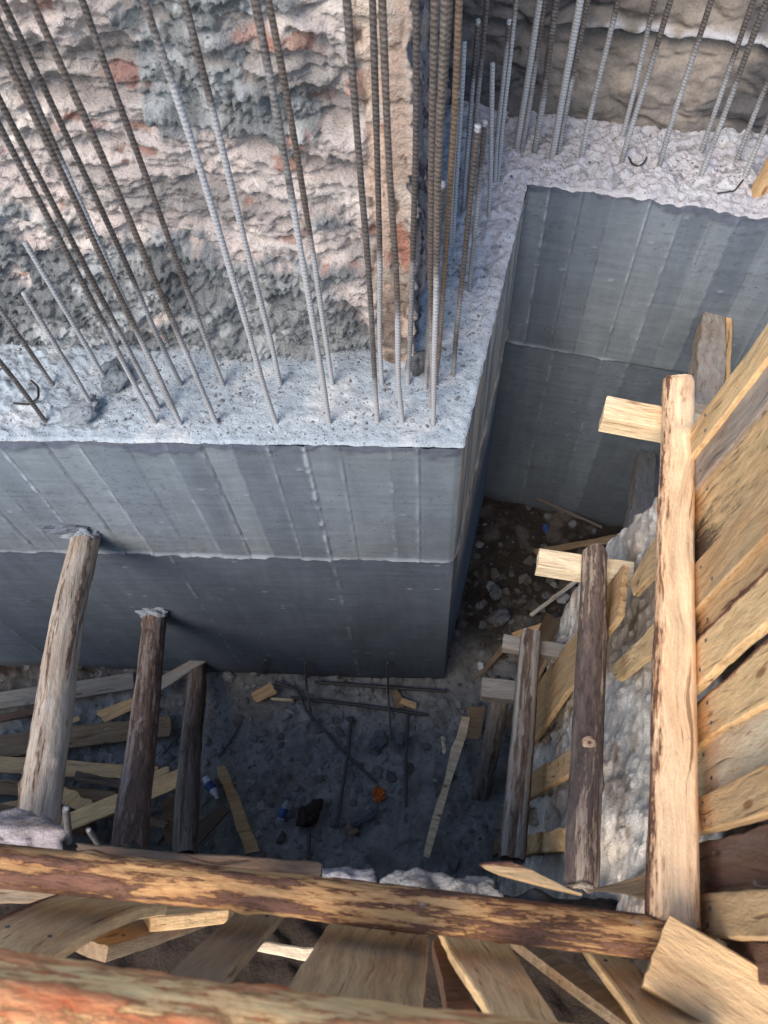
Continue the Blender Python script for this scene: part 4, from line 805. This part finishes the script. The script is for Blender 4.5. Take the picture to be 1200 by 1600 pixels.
def gravel(name, X_, Y_, Zg, size, cols, mat, label):
    v0, f0 = ico(); rr = np.random.RandomState(5); n = len(X_); V = []; Fx = []; Cc = []
    for i in range(n):
        sc = size[i] * np.array([rr.uniform(.6, 1.4), rr.uniform(.6, 1.4), rr.uniform(.25, .7)]); a = rr.uniform(0, 6.28)
        v = v0 * (1 + rr.uniform(-.3, .3, (12, 1))) * sc; tl = rr.uniform(-.4, .4); v = np.stack([v[:, 0] * math.cos(a) - v[:, 1] * math.sin(a), v[:, 0] * math.sin(a) + v[:, 1] * math.cos(a), v[:, 2] + v[:, 0] * tl], 1)
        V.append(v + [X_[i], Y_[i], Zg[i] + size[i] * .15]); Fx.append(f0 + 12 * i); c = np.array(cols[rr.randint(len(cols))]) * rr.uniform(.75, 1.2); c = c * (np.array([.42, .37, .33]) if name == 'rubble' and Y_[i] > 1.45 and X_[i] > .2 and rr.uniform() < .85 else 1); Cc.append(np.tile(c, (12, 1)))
    o = mesh(name, np.vstack(V), np.vstack(Fx), mat, None, np.vstack(Cc), smooth=False); return tag(o, label, None, None, 'stuff')
rr = np.random.RandomState(12); n = 9000; gx = rr.uniform(-1.9, 1.7, n); gy = rr.uniform(.1, 2.7, n)
dens = fbm(np.stack([gx * 2.5, gy * 2.5, gx * 0], 1), 3, 55); k = rr.uniform(-.55, .35, n) < dens; gx, gy = gx[k], gy[k]
gz = floor_z(gx, gy)[0]; sz = .003 + .030 * rr.uniform(0, 1, len(gx)) ** 5 + .003 * rr.uniform(0, 1, len(gx))
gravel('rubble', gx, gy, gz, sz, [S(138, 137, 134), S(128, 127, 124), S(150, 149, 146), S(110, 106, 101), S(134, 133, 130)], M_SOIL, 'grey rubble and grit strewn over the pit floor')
n = 2600; gs = rr.uniform(0, 1, n); side = rr.uniform(0, 1, n); pts = []
for i in range(n):
    if side[i] < .45: p = Z(rr.uniform(-30, 740), rr.uniform(545, 680), T)
    elif side[i] < .7: p = Z(rr.uniform(700, 800), rr.uniform(250, 570), T)
    else: p = Z(rr.uniform(800, 1230), rr.uniform(205, 300), T)
    pts.append(p)
pts = np.array(pts)
def inside(p):                                   # stay on the ledge
    a = (p[:, 1] > A1[1] + .03 - .13 * (p[:, 0] - A1[0])) if True else None
    e = B1 - A1; cr = e[0] * (p[:, 1] - A1[1]) - e[1] * (p[:, 0] - A1[0]); e2 = C1 - B1; c2 = e2[0] * (p[:, 1] - B1[1]) - e2[1] * (p[:, 0] - B1[0])
    return np.where(p[:, 0] < .2, a, (cr > .04) | (c2 > .06)) & ((cr > .04) | (p[:, 1] > 2.4))
pts = pts[inside(pts)]
gravel('ledge_grit', pts[:, 0], pts[:, 1], np.full(len(pts), T + .010), .002 + .007 * rr.uniform(0, 1, len(pts)) ** 3, [S(176, 182, 190), S(140, 146, 152), S(120, 122, 126)], M_LEDGE, 'loose grit and mortar crumbs on the wall top')
# litter
M_BOT = flat('clear_plastic', (.75, .82, .88), .12, .5, Transmission_Weight=.75, IOR=1.2); M_BLUE = flat('blue_plastic', S(60, 84, 140), .4); M_WHT = flat('white_plastic', S(215, 220, 225), .5); M_ORG = flat('orange_cloth', S(196, 108, 52), .9)
def lathe(name, prof, mat, parent, nr=20, crump=0, seed=0):
    prof = np.array(prof, float); th = np.linspace(0, 2 * np.pi, nr, endpoint=False); V = np.stack([np.repeat(prof[:, 1], nr), (prof[:, 0][:, None] * np.cos(th)).ravel(), (prof[:, 0][:, None] * np.sin(th)).ravel()], 1)
    if crump: V += crump * np.stack([fbm(V * 30 + seed, 2, 1), fbm(V * 30 + seed, 2, 2), fbm(V * 30 + seed, 2, 3)], 1)
    return mesh(name, V, gridf(len(prof), nr, 0, True)[:, ::-1], mat, parent)
def bottle(px, a, z_, label, body, band, cap):
    p = Z(*px, z_); t_ = thing('plastic_bottle', label, 'bottle', p); t_.rotation_euler = (.2, -.12, a); t_.scale = (.72,) * 3
    lathe('bottle_body', [(0.001, -.09), (.026, -.088), (.031, -.08), (.030, -.05), (.032, -.03), (.029, 0), (.032, .03), (.028, .06), (.014, .085), (.0125, .10), (.001, .101)], body, t_, 22, .006, 3)
    lathe('bottle_label', [(.0325, -.035), (.0335, -.03), (.0315, 0), (.0335, .03), (.0325, .034)], band, t_, 22, .006, 3)
    lathe('bottle_cap', [(.001, .117), (.014, .117), (.0145, .10), (.001, .0995)][::-1], cap, t_)
bottle((441, 1270), 1.1, .07, 'crushed clear plastic bottle with a blue label on the pit floor', M_BOT, M_BLUE, M_BLUE)
bottle((329, 1229), -1.0, .08, 'small blue and white bottle next to the narrow tan board', M_WHT, M_BLUE, M_WHT)
def crumpled(name, p, r, mat, label, cat, seed, amp=.45, n=26):
    u, v = np.meshgrid(np.linspace(-1, 1, n), np.linspace(-1, 1, n), indexing='ij'); u, v = u.ravel(), v.ravel(); q = np.stack([u * 1.6, v * 1.6, u * 0 + seed], 1)
    rr_ = 1 + .35 * fbm(q, 3, 1); x = (u * np.sqrt(1 - v * v / 2) + .75 * fbm(q * 1.3, 4, 2)) * r[0] * rr_; y = (v * np.sqrt(1 - u * u / 2) + .75 * fbm(q * 1.3, 4, 3)) * r[1] * rr_; z = np.abs(fbm(q * 1.4, 4, 4)) * amp * r[0] * 2
    V = np.stack([x, y, z], 1); V2 = V - [0, 0, .003]; f = gridf(n, n); o = mesh(name, np.vstack([V, V2]), np.vstack([f, f[:, ::-1] + n * n]), mat); o.location = p; return tag(o, label, cat)
crumpled('rag', Z(592, 1240, .03), (.032, .045), M_ORG, 'bright orange crumpled rag on the pit floor', 'rag', 3, .5)
crumpled('paper_pack', Z(751, 1041, .03), (.018, .022), M_WHT, 'small white crushed packet beside the wall corner', 'packet', 9, .3, 14)
crumpled('blue_wrapper', Z(852, 826, .05), (.02, .03), M_BLUE, 'blue plastic wrapper on the dark soil below the far wall', 'wrapper', 12, .4, 14)

# ============================================================ NAIL HEADS in the fence boards (parts of their boards)
M_NAIL = flat('nail_steel', (.09, .085, .08), .5)
bpy.context.view_layer.update()
_nr = random.Random(9)
for o in [o for o in scn.objects if o.name.startswith(('fence_board', 'board')) and o.type == 'MESH']:
    me = o.data; n = len(me.vertices); co = np.zeros(n * 3, np.float32); me.vertices.foreach_get('co', co); co = co.reshape(-1, 3)
    L = co[:, 0].max() - co[:, 0].min(); W_ = co[:, 1].max() - co[:, 1].min()
    if L < .25 or W_ < .05: continue
    for fx, fy in ((-.5 * L + .30 * L * _nr.uniform(.5, .9), -.22 * W_), (-.5 * L + .30 * L * _nr.uniform(.5, .9), .2 * W_)):
        i = np.argmin((co[:, 0] - fx) ** 2 + (co[:, 1] - fy) ** 2 + (co[:, 2] < co[:, 2].max() - .02) * 1.0); p = co[i]
        th = np.linspace(0, 2 * np.pi, 8, endpoint=False); V = np.vstack([np.stack([p[0] + .0042 * np.cos(th), p[1] + .0042 * np.sin(th), np.full(8, p[2] - .002)], 1), np.stack([p[0] + .0038 * np.cos(th), p[1] + .0038 * np.sin(th), np.full(8, p[2] + .0022)], 1)])
        mesh('nail_head', V, [(j, (j + 1) % 8, 8 + (j + 1) % 8, 8 + j) for j in range(8)] + [tuple(range(8, 16))], M_NAIL, o, smooth=False)
